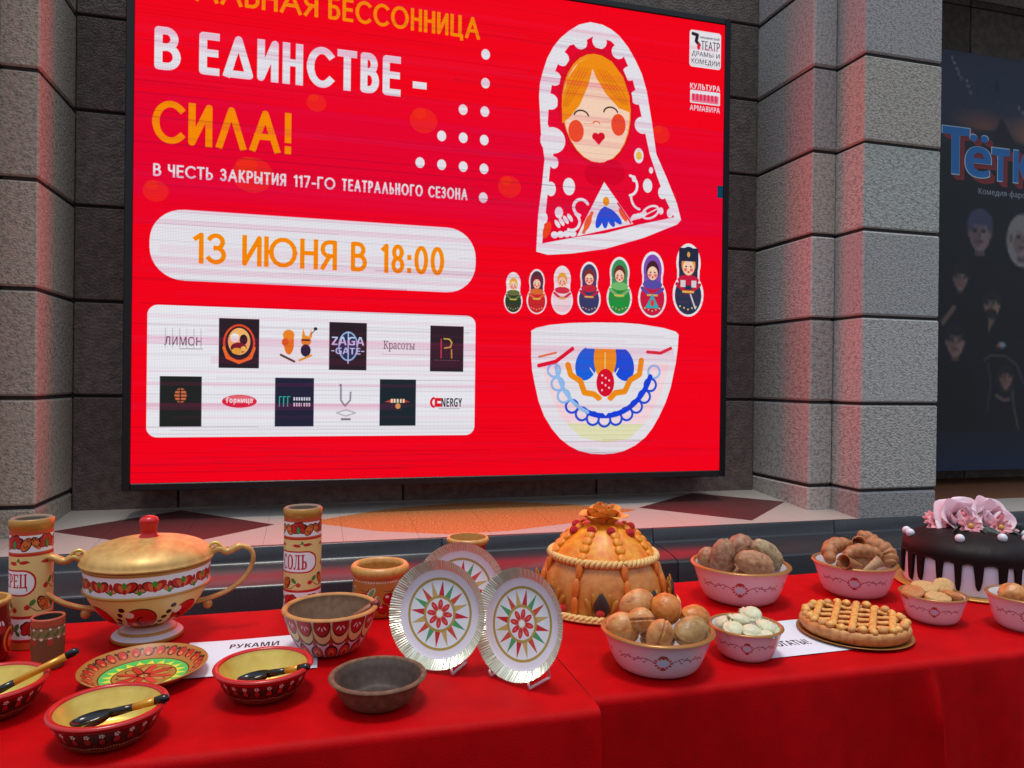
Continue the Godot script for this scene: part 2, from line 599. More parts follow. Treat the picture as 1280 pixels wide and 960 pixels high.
	c.rect(26.3, 266, .6, 9, C(34, 38, 36))
	c.ell(Vector2(59.8, 274), 10, 3.9, C(226, 40, 60))
	c.ell(Vector2(59.8, 272.6), 8.6, 2.0, C(238, 110, 120))
	c.txt("Горница", 52.4, 271.6, 15, 4.6, C(250, 240, 242), "Droid Sans", true)
	for k in 3: c.pline([Vector2(83 + k * 2.4, 277), Vector2(83 + k * 2.4, 271), Vector2(84.4 + k * 2.4, 271)], .6, C(50, 190, 170))
	for k in 7:
		c.rect(91.2 + k * 1.5, 271.2, 1.1, 2.2, C(216, 218, 228))
		c.rect(91.2 + k * 1.5, 274.8, 1.1 if k != 3 else .5, 2.2, C(216, 218, 228))
	c.pline([Vector2(119.8, 265), Vector2(119.8, 273), Vector2(122.4, 276.6), Vector2(125.6, 273), Vector2(125.8, 268)], 1.1, C(150, 146, 158))
	c.ell(Vector2(119.6, 263.6), .8, .9, C(130, 128, 140))
	c.pline([Vector2(117.2, 281), Vector2(123, 279), Vector2(129, 281), Vector2(123, 283), Vector2(117.2, 281)], .8, C(190, 186, 196))
	c.rect(120, 284.4, 6, 1.2, C(120, 116, 126))
	c.poly([Vector2(147, 274), Vector2(153, 271.6), Vector2(154, 274.6)], C(210, 70, 60))
	c.poly([Vector2(163.6, 274), Vector2(158, 271.8), Vector2(157, 274.6)], C(190, 60, 50))
	for k in 5: c.rect(151 + k * 1.9, 272, 1.2, 2.5, C(236, 226, 190))
	c.ell(Vector2(155.6, 276.6), 1.7, 1.8, C(222, 178, 80))
	c.arc(Vector2(179.6, 274.2), 2.6, 3.0, 110, 250, 1.4, C(228, 20, 40))
	c.rect(179.4, 271.2, 4.2, 5.8, C(228, 20, 40))
	c.rect(181, 273.2, 3, 1.6, C(240, 240, 245))
	c.txt("NERGY", 183.8, 271.2, 13.6, 5.8, C(44, 44, 50), "Droid Sans", true)
	c.rect(182, 278, 14, .5, C(170, 168, 176))
	# theatre marks
	c.rrect(359.8, 6.6, 25.2, 26.4, 2.2, C(238, 236, 240))
	c.pline([Vector2(362.4, 9.4), Vector2(366, 10), Vector2(365, 14.5), Vector2(367.6, 17)], 2.4, C(40, 34, 40))
	c.ell(Vector2(367, 18), 1.2, 2.6, C(228, 30, 50))
	c.txt("АРМАВИРСКИЙ", 368, 10, 15.6, 2.0, C(80, 76, 82), "Droid Sans", true)
	c.txt("ТЕАТР", 369, 13.6, 15, 6.4, C(52, 48, 56), "Droid Sans", false)
	c.txt("ДРАМЫ И", 361.6, 21.6, 22.4, 4.2, C(70, 66, 74), "Droid Sans", false)
	c.txt("КОМЕДИИ", 361.6, 27, 22.4, 4.2, C(70, 66, 74), "Droid Sans", false)
	c.txt("КУЛЬТУРА", 360.6, 44.6, 24.2, 4.2, wht, "Droid Sans", true)
	c.rrect(360.8, 49.4, 24, 9.6, .8, wht)
	c.rect(362, 52.2, 21.6, 5.8, C(240, 120, 140))
	for k in 7: c.rect(362.6 + k * 3, 52, 1.5, 4.6, C(232, 50, 84))
	c.txt("АРМАВИРА", 360.6, 60.2, 24.2, 4.0, wht, "Droid Sans", true)
	# the large opened doll, upper half
	var outl := [284.1, 12.2, 276, 15, 269.1, 19.9, 262.5, 26, 257.5, 32.7, 253.2, 41, 250.3, 50.3, 248.4, 58, 247.8, 67.3, 249.4, 91.2, 252.2, 109.5, 250.5, 128.3, 248.2, 147, 247.1, 172.1, 255.4, 173.9, 273.1, 171.9, 297.3, 167.3, 326.2, 157.8, 352, 146.6, 354.9, 143.3, 351.5, 131.8, 342.6, 113, 334.9, 98.1, 331.4, 77.1, 326.9, 54.4, 323, 43, 318.2, 34.3, 312.5, 25.8, 305.6, 18.7, 299.5, 15, 293.2, 12.8]
	c.poly(Cv.v2(outl), wht)
	var inr := [287.2, 21.2, 278.2, 27.1, 269.3, 30.2, 262.5, 39.5, 257.7, 53.2, 255, 70.2, 254.2, 85.2, 258.3, 94.1, 258.6, 108.7, 256.5, 112.9, 254, 141, 251.3, 166.3, 276.9, 160.1, 297.1, 156.4, 322, 148.8, 349.4, 141.7, 342.9, 130.4, 336.3, 115.4, 329.7, 98.5, 325.2, 80.7, 319.6, 59.1, 314.2, 42.5, 307.8, 29.9, 299.5, 23.4]
	c.poly(Cv.v2(inr), C(240, 4, 46))
	for d in [[277, 27, 5], [291, 24.5, 5.4], [305, 30, 5], [264, 40, 5], [258.5, 54, 5], [256, 70, 5.5], [258, 96, 9], [313.5, 44, 5], [319.5, 60, 5], [324, 79, 6]]:
		c.ell(Vector2(d[0], d[1]), d[2], d[2], wht)
	for d in [[259, 111, 3.2, 4.2], [257, 129, 3.6, 5], [270, 126.4, 4.4, 6], [263, 144.6, 3, 4], [252.6, 149, 2.4, 4], [328.5, 121, 3.6, 5], [340, 125, 3.4, 4.6], [321.5, 100.5, 3.6, 5.4], [331, 110, 1.6, 2.4], [318, 117, 1.6, 2.4], [339, 138, 2, 2.6], [346, 139, 2.4, 3.4]]:
		c.ell(Vector2(d[0], d[1]), d[2], d[3], wht)
	c.ell(Vector2(321.5, 100.5), 2.2, 3.0, C(240, 190, 80))
	c.ell(Vector2(289, 70), 28, 41, C(226, 8, 36), -.05)
	c.ell(Vector2(289.5, 71), 25.5, 37.5, C(250, 150, 20), -.06)
	c.ell(Vector2(289.5, 72), 24.6, 36.2, C(252, 216, 188), -.06)
	c.poly(Cv.v2([287, 34, 300, 37, 309, 47, 314, 60, 314.4, 71, 306, 69, 296, 60, 289, 50, 286, 44, 283, 56, 277, 70, 270, 79, 264.6, 84, 264, 70, 268, 53, 276, 41]), C(250, 146, 18))
	for k in 4:
		c.pline([Vector2(290 + k * 2, 44), Vector2(300 + k * 3, 58), Vector2(309 + k * 1.2, 66)], .5, C(222, 110, 10))
		c.pline([Vector2(283 - k * 2, 44), Vector2(275 - k * 2, 60), Vector2(268 - k, 72)], .5, C(222, 110, 10))
	c.arc(Vector2(278.3, 77.5), 5.2, 4.0, 190, 350, 1.0, C(66, 40, 34))
	c.arc(Vector2(300, 73), 5.2, 4.0, 185, 345, 1.0, C(66, 40, 34))
	c.ell(Vector2(274.6, 88), 5.6, 7.6, C(244, 78, 42))
	c.ell(Vector2(305.8, 80.6), 5.4, 7.6, C(244, 78, 42))
	c.arc(Vector2(289.4, 82), 2.6, 2.2, 200, 340, .9, C(235, 120, 90))
	c.ell(Vector2(289, 90.4), 2.6, 2.6, C(222, 16, 40))
	c.ell(Vector2(293.2, 89.8), 2.6, 2.6, C(222, 16, 40))
	c.poly(Cv.v2([286.6, 91.4, 295.6, 90.6, 291.4, 96]), C(222, 16, 40))
	for k in 5:
		c.ell(Vector2(281 + k * 1.6, 82.4 - k * .2), .4, .4, C(240, 140, 100))
		c.ell(Vector2(293.6 + k * 1.7, 79.8 - k * .3), .4, .4, C(240, 140, 100))
	c.ell(Vector2(290, 116), 9, 8, C(222, 0, 40))
	c.ell(Vector2(302, 114), 9, 9, C(222, 0, 40))
	c.poly(Cv.v2([295.7, 121, 318, 148.6, 276, 160]), wht)
	c.ell(Vector2(297.3, 134.4), 2.4, 3.0, C(244, 150, 30))
	for k in 4:
		var b := Vector2(296.6 + (k - 1.5) * .7, 139)
		var t := Vector2(290.6 + k * 6.2, 153.4 - k * 1.3)
		c.ell((b + t) / 2, 2.5, 7.6, C(30, 84, 226), (t - b).angle() - PI / 2)
	c.pline([Vector2(287, 143), Vector2(281, 157)], 2.2, C(240, 110, 60))
	c.pline([Vector2(306, 135), Vector2(316, 148)], 1.2, C(238, 40, 60))
	# white scrolls and leaves on the skirt
	c.arc(Vector2(314, 122), 6.5, 7, -80, 80, 2.0, wht)
	c.arc(Vector2(323, 129), 7, 9, 180, 95, 1.8, wht)
	c.ell(Vector2(331, 139.5), 7.6, 4.6, wht, -.5)
	c.ell(Vector2(331, 139.5), 5.8, 3.0, C(240, 4, 46), -.5)
	c.pline([Vector2(325.5, 142.5), Vector2(336.5, 136.5)], 1.0, wht)
	for k in 4: c.ell(Vector2(318 + k * 2.6, 144 - k * .8), 1.6, 3.0, wht, .7)
	c.arc(Vector2(279, 140), 5.5, 5.5, 100, 330, 2.2, wht)
	c.arc(Vector2(272, 150), 6, 6, -60, 110, 2.0, wht)
	for k in 4: c.ell(Vector2(262 + k * 3.0, 152.4 - k * 1.6), 1.5, 3.2, wht, -.6)
	c.ell(Vector2(284, 150), 2.2, 6.0, C(244, 96, 50), .35)
	c.ell(Vector2(310, 143), 1.6, 5.4, C(244, 96, 50), -.6)
	c.ell(Vector2(254.6, 157), 2.6, 6, C(246, 70, 30), .3)
	for k in 4: c.ell(Vector2(260 + k * 4.4, 160 - k * .6), 2.6, 2.4, wht)
	# seven small dolls
	doll_small(c, 231.5, 186.7, 214.4, C(240, 240, 242), C(46, 66, 40), C(96, 116, 60), C(240, 180, 60), null)
	doll_small(c, 247.9, 183.8, 214.3, C(84, 50, 60), C(206, 40, 42), C(220, 110, 50), C(110, 40, 50), null)
	doll_small(c, 266, 180.6, 214.1, C(244, 226, 230), C(242, 214, 224), C(214, 50, 70), C(236, 170, 60), null)
	doll_small(c, 285.6, 176.8, 213.6, C(70, 66, 104), C(58, 62, 104), C(196, 40, 60), C(130, 50, 40), null)
	doll_small(c, 308.1, 172.2, 213.1, C(60, 150, 90), C(34, 150, 62), C(120, 190, 110), C(104, 50, 44), null)
	doll_small(c, 333.2, 167, 213.7, C(130, 80, 180), C(204, 30, 64), C(90, 80, 170), C(70, 36, 40), C(60, 176, 186))
	doll_small(c, 361.2, 159.6, 212.1, C(44, 50, 74), C(44, 56, 80), C(206, 30, 60), C(236, 150, 70), null)
	c.rect(353.6, 163, 15.4, 9.4, C(40, 44, 66))
	c.ell(Vector2(361.2, 167.6), 1.2, 2.0, C(226, 170, 80))
	c.rect(355, 186, 4, 5, C(220, 214, 216))
	c.rect(363.6, 186, 4, 5, C(220, 214, 216))
	c.pline([Vector2(363, 196), Vector2(367, 206)], 1.2, C(220, 214, 220))
	# lower half of the opened doll
	c.poly(Cv.v2([244.3, 225.5, 248, 223.4, 257.1, 221.2, 272, 219.4, 289.9, 218.4, 310, 218, 324, 218.5, 342, 220.6, 352, 223, 354.1, 225.2, 353.6, 234, 352.2, 245.2, 348.3, 263.3, 344.4, 274, 339.3, 284.1, 334.6, 291.8, 329.2, 298.2, 321.6, 303.8, 313, 307.6, 305.6, 309.2, 298.1, 309.8, 288.6, 309.2, 279.3, 307, 272.2, 303.4, 265.7, 298.5, 259.6, 291.6, 254.1, 283.1, 250, 273, 247.2, 261.5, 245.2, 252, 244.5, 243.5]), wht)
	c.poly(Cv.v2([251, 246, 256, 262, 265.5, 283.1, 281.2, 297.8, 298.9, 301.6, 317, 299, 333.1, 283.1, 343, 262, 347, 246]), C(250, 222, 226))
	c.poly(Cv.v2([270, 288, 281.2, 297.8, 298.9, 301.6, 317, 299, 328, 289]), C(232, 232, 186))
	c.poly(Cv.v2([262, 238, 264, 254, 272, 270, 284, 281, 298, 284, 312, 281, 324, 270, 332, 254, 334, 238]), wht)
	for k in 13:
		var a := lerpf(12, 168, k / 12.0)
		var p := Vector2(298 + cos(deg_to_rad(a)) * 38, 243 + sin(deg_to_rad(a)) * 43)
		c.ell(p, 5.2, 5.2, C(40, 78, 214) if k in range(1, 10) else C(150, 190, 240))
		c.ell(p, 3.6, 3.6, C(246, 226, 232))
	c.arc(Vector2(298, 241), 36.5, 42, 20, 110, 3.6, C(24, 66, 222), 30)
	c.arc(Vector2(298, 241), 36.5, 42, 110, 168, 2.6, C(150, 196, 244), 20)
	c.ell(Vector2(284.5, 247), 8, 12, C(26, 100, 228), .3)
	c.ell(Vector2(311.5, 247), 8, 12, C(26, 80, 224), -.3)
	c.ell(Vector2(298, 243), 8.4, 15, C(246, 152, 30))
	c.rect(284, 226, 30, 10.6, wht)
	c.pline([Vector2(287, 250), Vector2(292, 257)], .8, wht)
	c.pline([Vector2(308, 250), Vector2(304, 257)], .8, wht)
	c.pline([Vector2(298, 239), Vector2(298, 252)], .8, C(255, 220, 140))
	c.pline([Vector2(270.8, 248), Vector2(273, 255), Vector2(280, 259), Vector2(283, 267), Vector2(290, 268), Vector2(294, 271)], 4.0, C(246, 146, 24))
	c.pline([Vector2(325.4, 244), Vector2(324, 254), Vector2(317, 258), Vector2(313, 266), Vector2(306, 267), Vector2(302, 271)], 4.0, C(246, 146, 24))
	c.ell(Vector2(298.4, 260), 6.6, 9.6, C(222, 14, 44))
	for k in 7: c.ell(Vector2(296 + (k % 3) * 2.6, 255 + k * 1.7), .7, .8, C(246, 220, 224))
	c.poly(Cv.v2([290, 275, 298, 270, 306, 275, 299, 283]), wht)
	c.pline([Vector2(250, 249), Vector2(262, 246), Vector2(274, 237)], 2.6, C(232, 20, 50))
	c.pline([Vector2(250, 243), Vector2(262, 240)], 1.4, C(236, 120, 80))
	c.pline([Vector2(330, 238), Vector2(340, 238.6), Vector2(348, 235)], 2.2, C(228, 40, 60))
	# a dead module on the right border
	c.rect(383.6, 116.4, 4.4, 8.8, C(8, 66, 92))
	# scan lines of the display: soft pinker bands, then rows that were caught dim
	rng.seed = 77
	for k in 46: c.rect(rng.randf_range(-120, 60), rng.randf() * 322, rng.randf_range(240, 500), rng.randf_range(1.2, 5.0), C(236, 40, 110, rng.randi_range(12, 34)))
	var strip := Image.create_empty(c.im.get_width(), 1, false, Image.FORMAT_RGBA8)
	for k in 250:
		var y := rng.randi_range(0, c.im.get_height() - 4)
		var a := rng.randf_range(.03, .11)
		if k % 9 == 0: a = .17
		strip.fill(C(70, 20, 60, int(a * 255)))
		var x0 := rng.randi_range(-1400, 1800)
		var wd := rng.randi_range(600, 2800)
		for r in rng.randi_range(1, 6):
			var xx := maxi(0, x0)
			var ww := mini(c.im.get_width(), x0 + wd) - xx
			if ww > 0: c.im.blend_rect(strip, Rect2i(0, 0, ww, 1), Vector2i(xx, mini(y + r, c.im.get_height() - 1)))
	for g in [[126, 142, 60], [299, 316, 46]]:
		for k in g[2]:
			strip.fill(C(60, 60, 70, rng.randi_range(20, 70)))
			var x0 := rng.randi_range(0, 2900)
			var yy := int(rng.randf_range(g[0], g[1])) * 8 + 2
			for r in 3: c.im.blend_rect(strip, Rect2i(0, 0, mini(rng.randi_range(30, 420), 3100 - x0), 1), Vector2i(x0, mini(yy + r, 2579)))
	# the grid of diodes
	var gx := Image.create_empty(c.im.get_width(), 2, false, Image.FORMAT_RGBA8)
	gx.fill(C(20, 0, 20, 34))
	for y in range(0, c.im.get_height() - 2, 7): c.im.blend_rect(gx, Rect2i(0, 0, gx.get_width(), 2), Vector2i(0, y))
	var gy := Image.create_empty(2, c.im.get_height(), false, Image.FORMAT_RGBA8)
	gy.fill(C(20, 0, 20, 26))
	for x in range(0, c.im.get_width() - 2, 7): c.im.blend_rect(gy, Rect2i(0, 0, 2, gy.get_height()), Vector2i(x, 0))
	return c.done()

# ------------------------------------------------------------------ printed poster
func face(c: Cv, x: float, y: float, r: float, skin: Color, hair: Color, beard := false, look := 0.0, long := false):
	var d := skin.darkened(.35)
	if long: c.ell(Vector2(x, y + r * .2), r * 1.15, r * 1.5, hair)
	c.ell(Vector2(x, y - r * .35), r * .92, r * .95, hair)
	c.ell(Vector2(x - r * .78, y + r * .1), r * .14, r * .25, d)
	c.ell(Vector2(x + r * .78, y + r * .1), r * .14, r * .25, d)
	c.rect(x - r * .36, y + r * .6, r * .72, r * .8, d)
	c.ell(Vector2(x, y + r * .12), r * .76, r * 1.02, skin)
	c.ell(Vector2(x - r * .3 - look * r * .1, y + r * .3), r * .36, r * .62, C(int(d.r8 * .5 + skin.r8 * .5), int(d.g8 * .5 + skin.g8 * .5), int(d.b8 * .5 + skin.b8 * .5)))
	c.ell(Vector2(x + r * .1, y - r * .72), r * .8, r * .42, hair)
	c.ell(Vector2(x - r * .62, y - r * .4), r * .2, r * .45, hair)
	c.ell(Vector2(x + r * .66, y - r * .4), r * .16, r * .4, hair)
	if beard: c.ell(Vector2(x + look * r * .1, y + r * .78), r * .6, r * .42, hair)
	var e := x + look * r * .18
	for sgn in [-1, 1]:
		c.ell(Vector2(e + sgn * r * .3, y - r * .02), r * .14, r * .07, C(30, 24, 30))
		c.pline([Vector2(e + sgn * r * .16, y - r * .2), Vector2(e + sgn * r * .45, y - r * .18)], r * .08, hair)
	c.pline([Vector2(e + r * .02, y), Vector2(e + r * .1, y + r * .3), Vector2(e - r * .06, y + r * .34)], r * .07, d)
	c.pline([Vector2(e - r * .22, y + r * .6), Vector2(e, y + r * .64), Vector2(e + r * .24, y + r * .58)], r * .09, C(110, 54, 58))

func poster_texture() -> ImageTexture:
	var c := Cv.new(210, 350, 3.6, C(15, 17, 26))
	for k in 46: c.rect(0, k * 1.15, 210, 1.2, C(52 - k / 3, 60 - k / 3, 84 - k / 3))
	for k in 30: c.rect(0, 52.9 + k * 1.6, 210, 1.7, C(maxi(37 - k, 13), maxi(45 - k, 15), maxi(69 - k * 2, 22)))
	for k in 16:
		c.ell(Vector2(48 + k * .3, 54 + k * .4), 34 - k * 1.8, 10 - k * .5, C(214, 120, 80, 10))
		c.ell(Vector2(100, 58 + k * .4), 30 - k * 1.6, 14 - k * .6, C(224, 140, 96, 12))
	c.poly(Cv.v2([71.4, 50, 92, 80, 56, 80]), C(24, 24, 34))
	rng.seed = 5
	for k in 26: c.ell(Vector2(16 + rng.randf() * 60, 8 + rng.randf() * 40), .5, .5, C(150, 150, 160, 130))
	for d in [[19, 6.5], [21.5, 10], [24, 14], [26, 18], [28.6, 22], [34, 24], [35.6, 28], [38, 33], [90, 40], [94, 44]]: c.ell(Vector2(d[0], d[1]), 1.0, 1.1, C(206, 200, 190))
	c.ell(Vector2(66, 22), 1.2, 1.4, C(26, 28, 38))
	c.rect(64.8, 23, 2.6, 6, C(26, 28, 38))
	# the company in black
	var blk := C(9, 10, 14)
	c.ell(Vector2(51, 206), 30, 38, blk)
	c.ell(Vector2(98, 204), 26, 34, blk)
	face(c, 50.2, 148, 15, C(186, 152, 148), C(92, 94, 128), false, -.3)
	face(c, 96, 150, 15.5, C(206, 174, 164), C(196, 188, 182), false, 0.0, true)
	c.ell(Vector2(28, 222), 16, 24, blk)
	face(c, 30.4, 187.6, 9.6, C(184, 140, 124), C(34, 30, 34), false, .9)
	c.pline([Vector2(13, 226), Vector2(24, 213)], 5, C(150, 112, 98))
	c.ell(Vector2(67, 244), 16, 24, blk)
	face(c, 64, 209, 10.4, C(200, 152, 128), C(38, 32, 36), true, -.9)
	c.poly(Cv.v2([60, 220, 68, 222, 60, 234]), C(150, 112, 96))
	c.ell(Vector2(25, 292), 24, 40, blk)
	face(c, 26, 240.6, 12, C(192, 146, 128), C(32, 28, 34), false, .2)
	c.ell(Vector2(75, 243), 4.6, 2.8, C(196, 206, 226))
	c.ell(Vector2(71, 244), 2.2, 1.6, C(214, 120, 110))
	c.pline([Vector2(56, 256), Vector2(64, 252), Vector2(80, 252.6), Vector2(92, 260), Vector2(99, 275)], 2.6, C(92, 84, 80))
	c.pline([Vector2(60, 258), Vector2(64, 274), Vector2(60, 300)], 2.2, C(74, 66, 66))
	c.pline([Vector2(86, 276), Vector2(90, 300), Vector2(94, 314)], 2.6, C(110, 94, 86))
	face(c, 80, 270, 8.6, C(190, 138, 118), C(44, 36, 38), false, .6, true)
	c.pline([Vector2(70, 286), Vector2(78, 290), Vector2(84, 289)], 3.4, C(150, 110, 96))
	for k in 10: c.rect(0, 316 + k * 3.4, 210, 3.5, C(22, 28 + k * 2, 44 + k * 5))
	c.rect(0, 118, 210, 232, C(5, 7, 14, 80))
	# the print is a soft photograph; only the lettering is crisp
	var full := c.im.get_size()
	for k in 4: c.im.shrink_x2()
	c.im.resize(full.x, full.y, Image.INTERPOLATE_CUBIC)
	# title with a red shade behind it
	for pass_ in 6:
		var o := 5.0 - pass_
		var col := C(150 - pass_ * 6, 40, 44)
		if pass_ == 5: col = C(196, 222, 240)
		c.txt("Т", 9 + o, 62.6 + o * .8, 30, 40.4, col, "Droid Sans", true)
		c.txt("ё", 33 + o, 67 + o * .8, 29, 37, col, "Droid Sans", true)
		c.txt("тки", 61 + o, 76 + o * .8, 70, 29, col, "Droid Sans", true)
	c.txt("Т", 10, 63.4, 28, 38.8, C(38, 118, 190), "Droid Sans", true)
	c.txt("ё", 34, 67.8, 27, 35.4, C(38, 118, 190), "Droid Sans", true)
	c.txt("тки", 62, 76.8, 68, 27.4, C(38, 118, 190), "Droid Sans", true)
	c.txt("Комедия-фарс", 48.4, 111.6, 50, 7.0, C(176, 180, 186), "Droid Sans", false)
	return c.done()

# ------------------------------------------------------------------ painted ornament
func bloom(c: Cv, x: float, y: float, r: float, col: Color, leaf: Color):
	var k := C(44, 22, 18)
	for pass_ in 2:
		var e := r * .12 if pass_ == 0 else 0.0
		for a in [-155, -115, -65, -25, 30, 150]:
			var d := Vector2.from_angle(deg_to_rad(a))
			c.ell(Vector2(x, y) + d * r * .55, r * .42 + e, r * .34 + e, k if pass_ == 0 else col, deg_to_rad(a))
	c.ell(Vector2(x, y + r * .22), r * .3, r * .62, k)
	c.ell(Vector2(x, y + r * .22), r * .22, r * .52, leaf)

func drop(c: Cv, x: float, y: float, r: float, col: Color, rot: float):
	var k := C(44, 22, 18)
	c.ell(Vector2(x, y), r * .55 + r * .1, r + r * .1, k, rot)
	c.ell(Vector2(x, y), r * .55, r, col, rot)
	var p := Vector2(x, y) + Vector2(0, -r * .75).rotated(rot)
	for i in 3: c.ell(p + Vector2((i - 1) * r * .32, absf(i - 1) * r * .1).rotated(rot), r * .2, r * .24, k, rot)
	for i in 3: c.ell(p + Vector2((i - 1) * r * .32, absf(i - 1) * r * .1).rotated(rot), r * .13, r * .17, col, rot)
	c.arc(Vector2(x, y), r * .28, r * .5, 20, 160, r * .1, k, 8)

func canister_texture(word: String) -> ImageTexture:
	var red := C(196, 34, 30)
	var org := C(222, 112, 46)
	var c := Cv.new(282, 300, 2.4, C(232, 204, 132))
	c.jit = .14
	c.hand.seed = 91
	c.rect(0, 0, 282, 22, C(178, 124, 48))
	c.rect(0, 22, 282, 10, C(206, 82, 44))
	c.rect(0, 32, 282, 40, C(238, 236, 238))
	c.rect(0, 72, 282, 4, C(206, 96, 50))
	c.rect(0, 76, 282, 5, red)
	for k in 4:
		var x := 12.0 + k * 70.5
		bloom(c, x, 50, 19, red, C(70, 140, 60))
		drop(c, x + 25, 53, 15.5, org, .5)
		drop(c, x + 47, 52, 15.5, org, -.5)
	for k in 4:
		var x := 20.0 + k * 70.5
		c.pline([Vector2(x - 22, 98), Vector2(x, 92), Vector2(x + 26, 96)], 1.6, C(90, 60, 40))
		c.ell(Vector2(x - 12, 97), 9, 4.5, red, .15)
		c.ell(Vector2(x + 14, 95), 11, 4.5, red, -.1)
		c.ell(Vector2(x + 2, 90), 3, 5, C(80, 130, 60))
	c.rrect(82, 112, 118, 62, 28, red)
	c.rrect(86, 116, 110, 54, 25, C(240, 240, 242))
	c.txt(word, 100 if word.length() > 4 else 108, 122, 82 if word.length() > 4 else 66, 42, C(188, 24, 34), "Droid Serif", true)
	for k in [[30, 200, 1], [215, 198, -1], [120, 204, 1], [255, 150, -1]]:
		var x: float = k[0]
		var y: float = k[1]
		c.pline([Vector2(x - 34 * k[2], y - 6), Vector2(x - 20 * k[2], y + 14), Vector2(x + 14 * k[2], y + 14), Vector2(x + 34 * k[2], y - 4)], 1.8, C(70, 100, 50))
		drop(c, x, y - 2, 17, org, .4 * k[2])
		c.ell(Vector2(x - 24 * k[2], y + 2), 5, 9, C(74, 134, 62), .6 * k[2])
		c.ell(Vector2(x + 22 * k[2], y - 8), 5, 9, C(74, 134, 62), -.6 * k[2])
		c.ell(Vector2(x + 34 * k[2], y + 4), 6, 6, red)
	c.rect(0, 221, 282, 7, red)
	c.rect(0, 228, 282, 48, C(238, 236, 238))
	for k in 5:
		bloom(c, 20 + k * 56, 252, 19, red, C(190, 40, 34))
		c.ell(Vector2(46 + k * 56, 248), 6, 11, C(70, 110, 54), .5)
		c.ell(Vector2(50 + k * 56, 262), 4, 7, C(70, 110, 54), -.6)
	c.rect(0, 276, 282, 8, red)
	c.rect(0, 284, 282, 16, C(198, 92, 44))
	return c.done()

func tureen_textures() -> Array:
	var red := C(190, 28, 22)
	var a := Cv.new(900, 150, 1.6, C(224, 202, 128))
	a.jit = .12
	for k in 7:
		var x := 64.0 + k * 128.6
		a.ell(Vector2(x, 66), 44, 42, C(50, 20, 14))
		a.ell(Vector2(x, 66), 41, 39, red)
		a.ell(Vector2(x - 26, 88), 24, 26, C(50, 20, 14))
		a.ell(Vector2(x - 26, 88), 21, 23, red)
		a.ell(Vector2(x - 30, 46), 13, 11, C(226, 214, 190))
		a.ell(Vector2(x - 24, 88), 8, 10, C(224, 202, 128))
		a.arc(Vector2(x + 4, 70), 16, 16, 60, 260, 5, C(70, 18, 14))
		for i in 5: a.ell(Vector2(x + 46 + i * 9, 100 - i * 18), 8, 7, C(26, 20, 18))
	var b := Cv.new(1260, 90, 1.5, C(236, 236, 240))
	b.jit = .14
	for k in 14:
		var x := 45.0 + k * 90
		for sgn in [-1, 1]:
			b.ell(Vector2(x + sgn * 17, 44), 19, 26, C(50, 22, 16), sgn * .55)
			b.ell(Vector2(x + sgn * 17, 44), 17, 24, red, sgn * .55)
			b.ell(Vector2(x + sgn * 9, 50), 8, 22, C(222, 110, 66), sgn * .45)
			b.ell(Vector2(x + 45 + sgn * 13, 54), 10, 20, C(50, 22, 16), sgn * .5)
			b.ell(Vector2(x + 45 + sgn * 13, 54), 8, 18, C(222, 118, 76), sgn * .5)
		b.ell(Vector2(x, 34), 8, 15, C(62, 150, 50))
		b.ell(Vector2(x, 62), 7, 10, red)
		b.ell(Vector2(x + 45, 40), 7, 14, red)
		b.ell(Vector2(x + 45, 70), 7, 10, C(62, 150, 50))
	return [a.done(), b.done()]

func gold_bowl_texture() -> ImageTexture:
	var c := Cv.new(600, 70, 2.0, C(96, 38, 20))
	c.jit = .14
	c.hand.seed = 39
	c.rect(0, 0, 600, 10, C(168, 22, 22))
	c.rect(0, 10, 600, 34, C(92, 16, 16))
	for k in 24:
		var x := 12.5 + k * 25
		c.ell(Vector2(x, 30), 9, 11, C(34, 18, 16))
		c.ell(Vector2(x, 30), 5.4, 8, C(170, 34, 28))
		for i in 5: c.ell(Vector2(x + cos(i * 1.256) * 3.4, 17 + sin(i * 1.256) * 3.4), 1.8, 1.8, C(232, 222, 214))
		c.ell(Vector2(x, 17), 1.5, 1.5, C(220, 150, 50))
		c.ell(Vector2(x + 12.5, 26), 4, 8, C(30, 42, 22))
		c.pline([Vector2(x + 6, 40), Vector2(x, 34), Vector2(x - 6, 40)], 1.6, C(20, 14, 12))
	for k in 110: c.ell(Vector2(k * 5.46, 46 + sin(k * .9) * 1.4), 1.3, 1.3, C(222, 204, 180))
	c.rect(0, 50, 600, 20, C(122, 60, 28))
	return c.done()

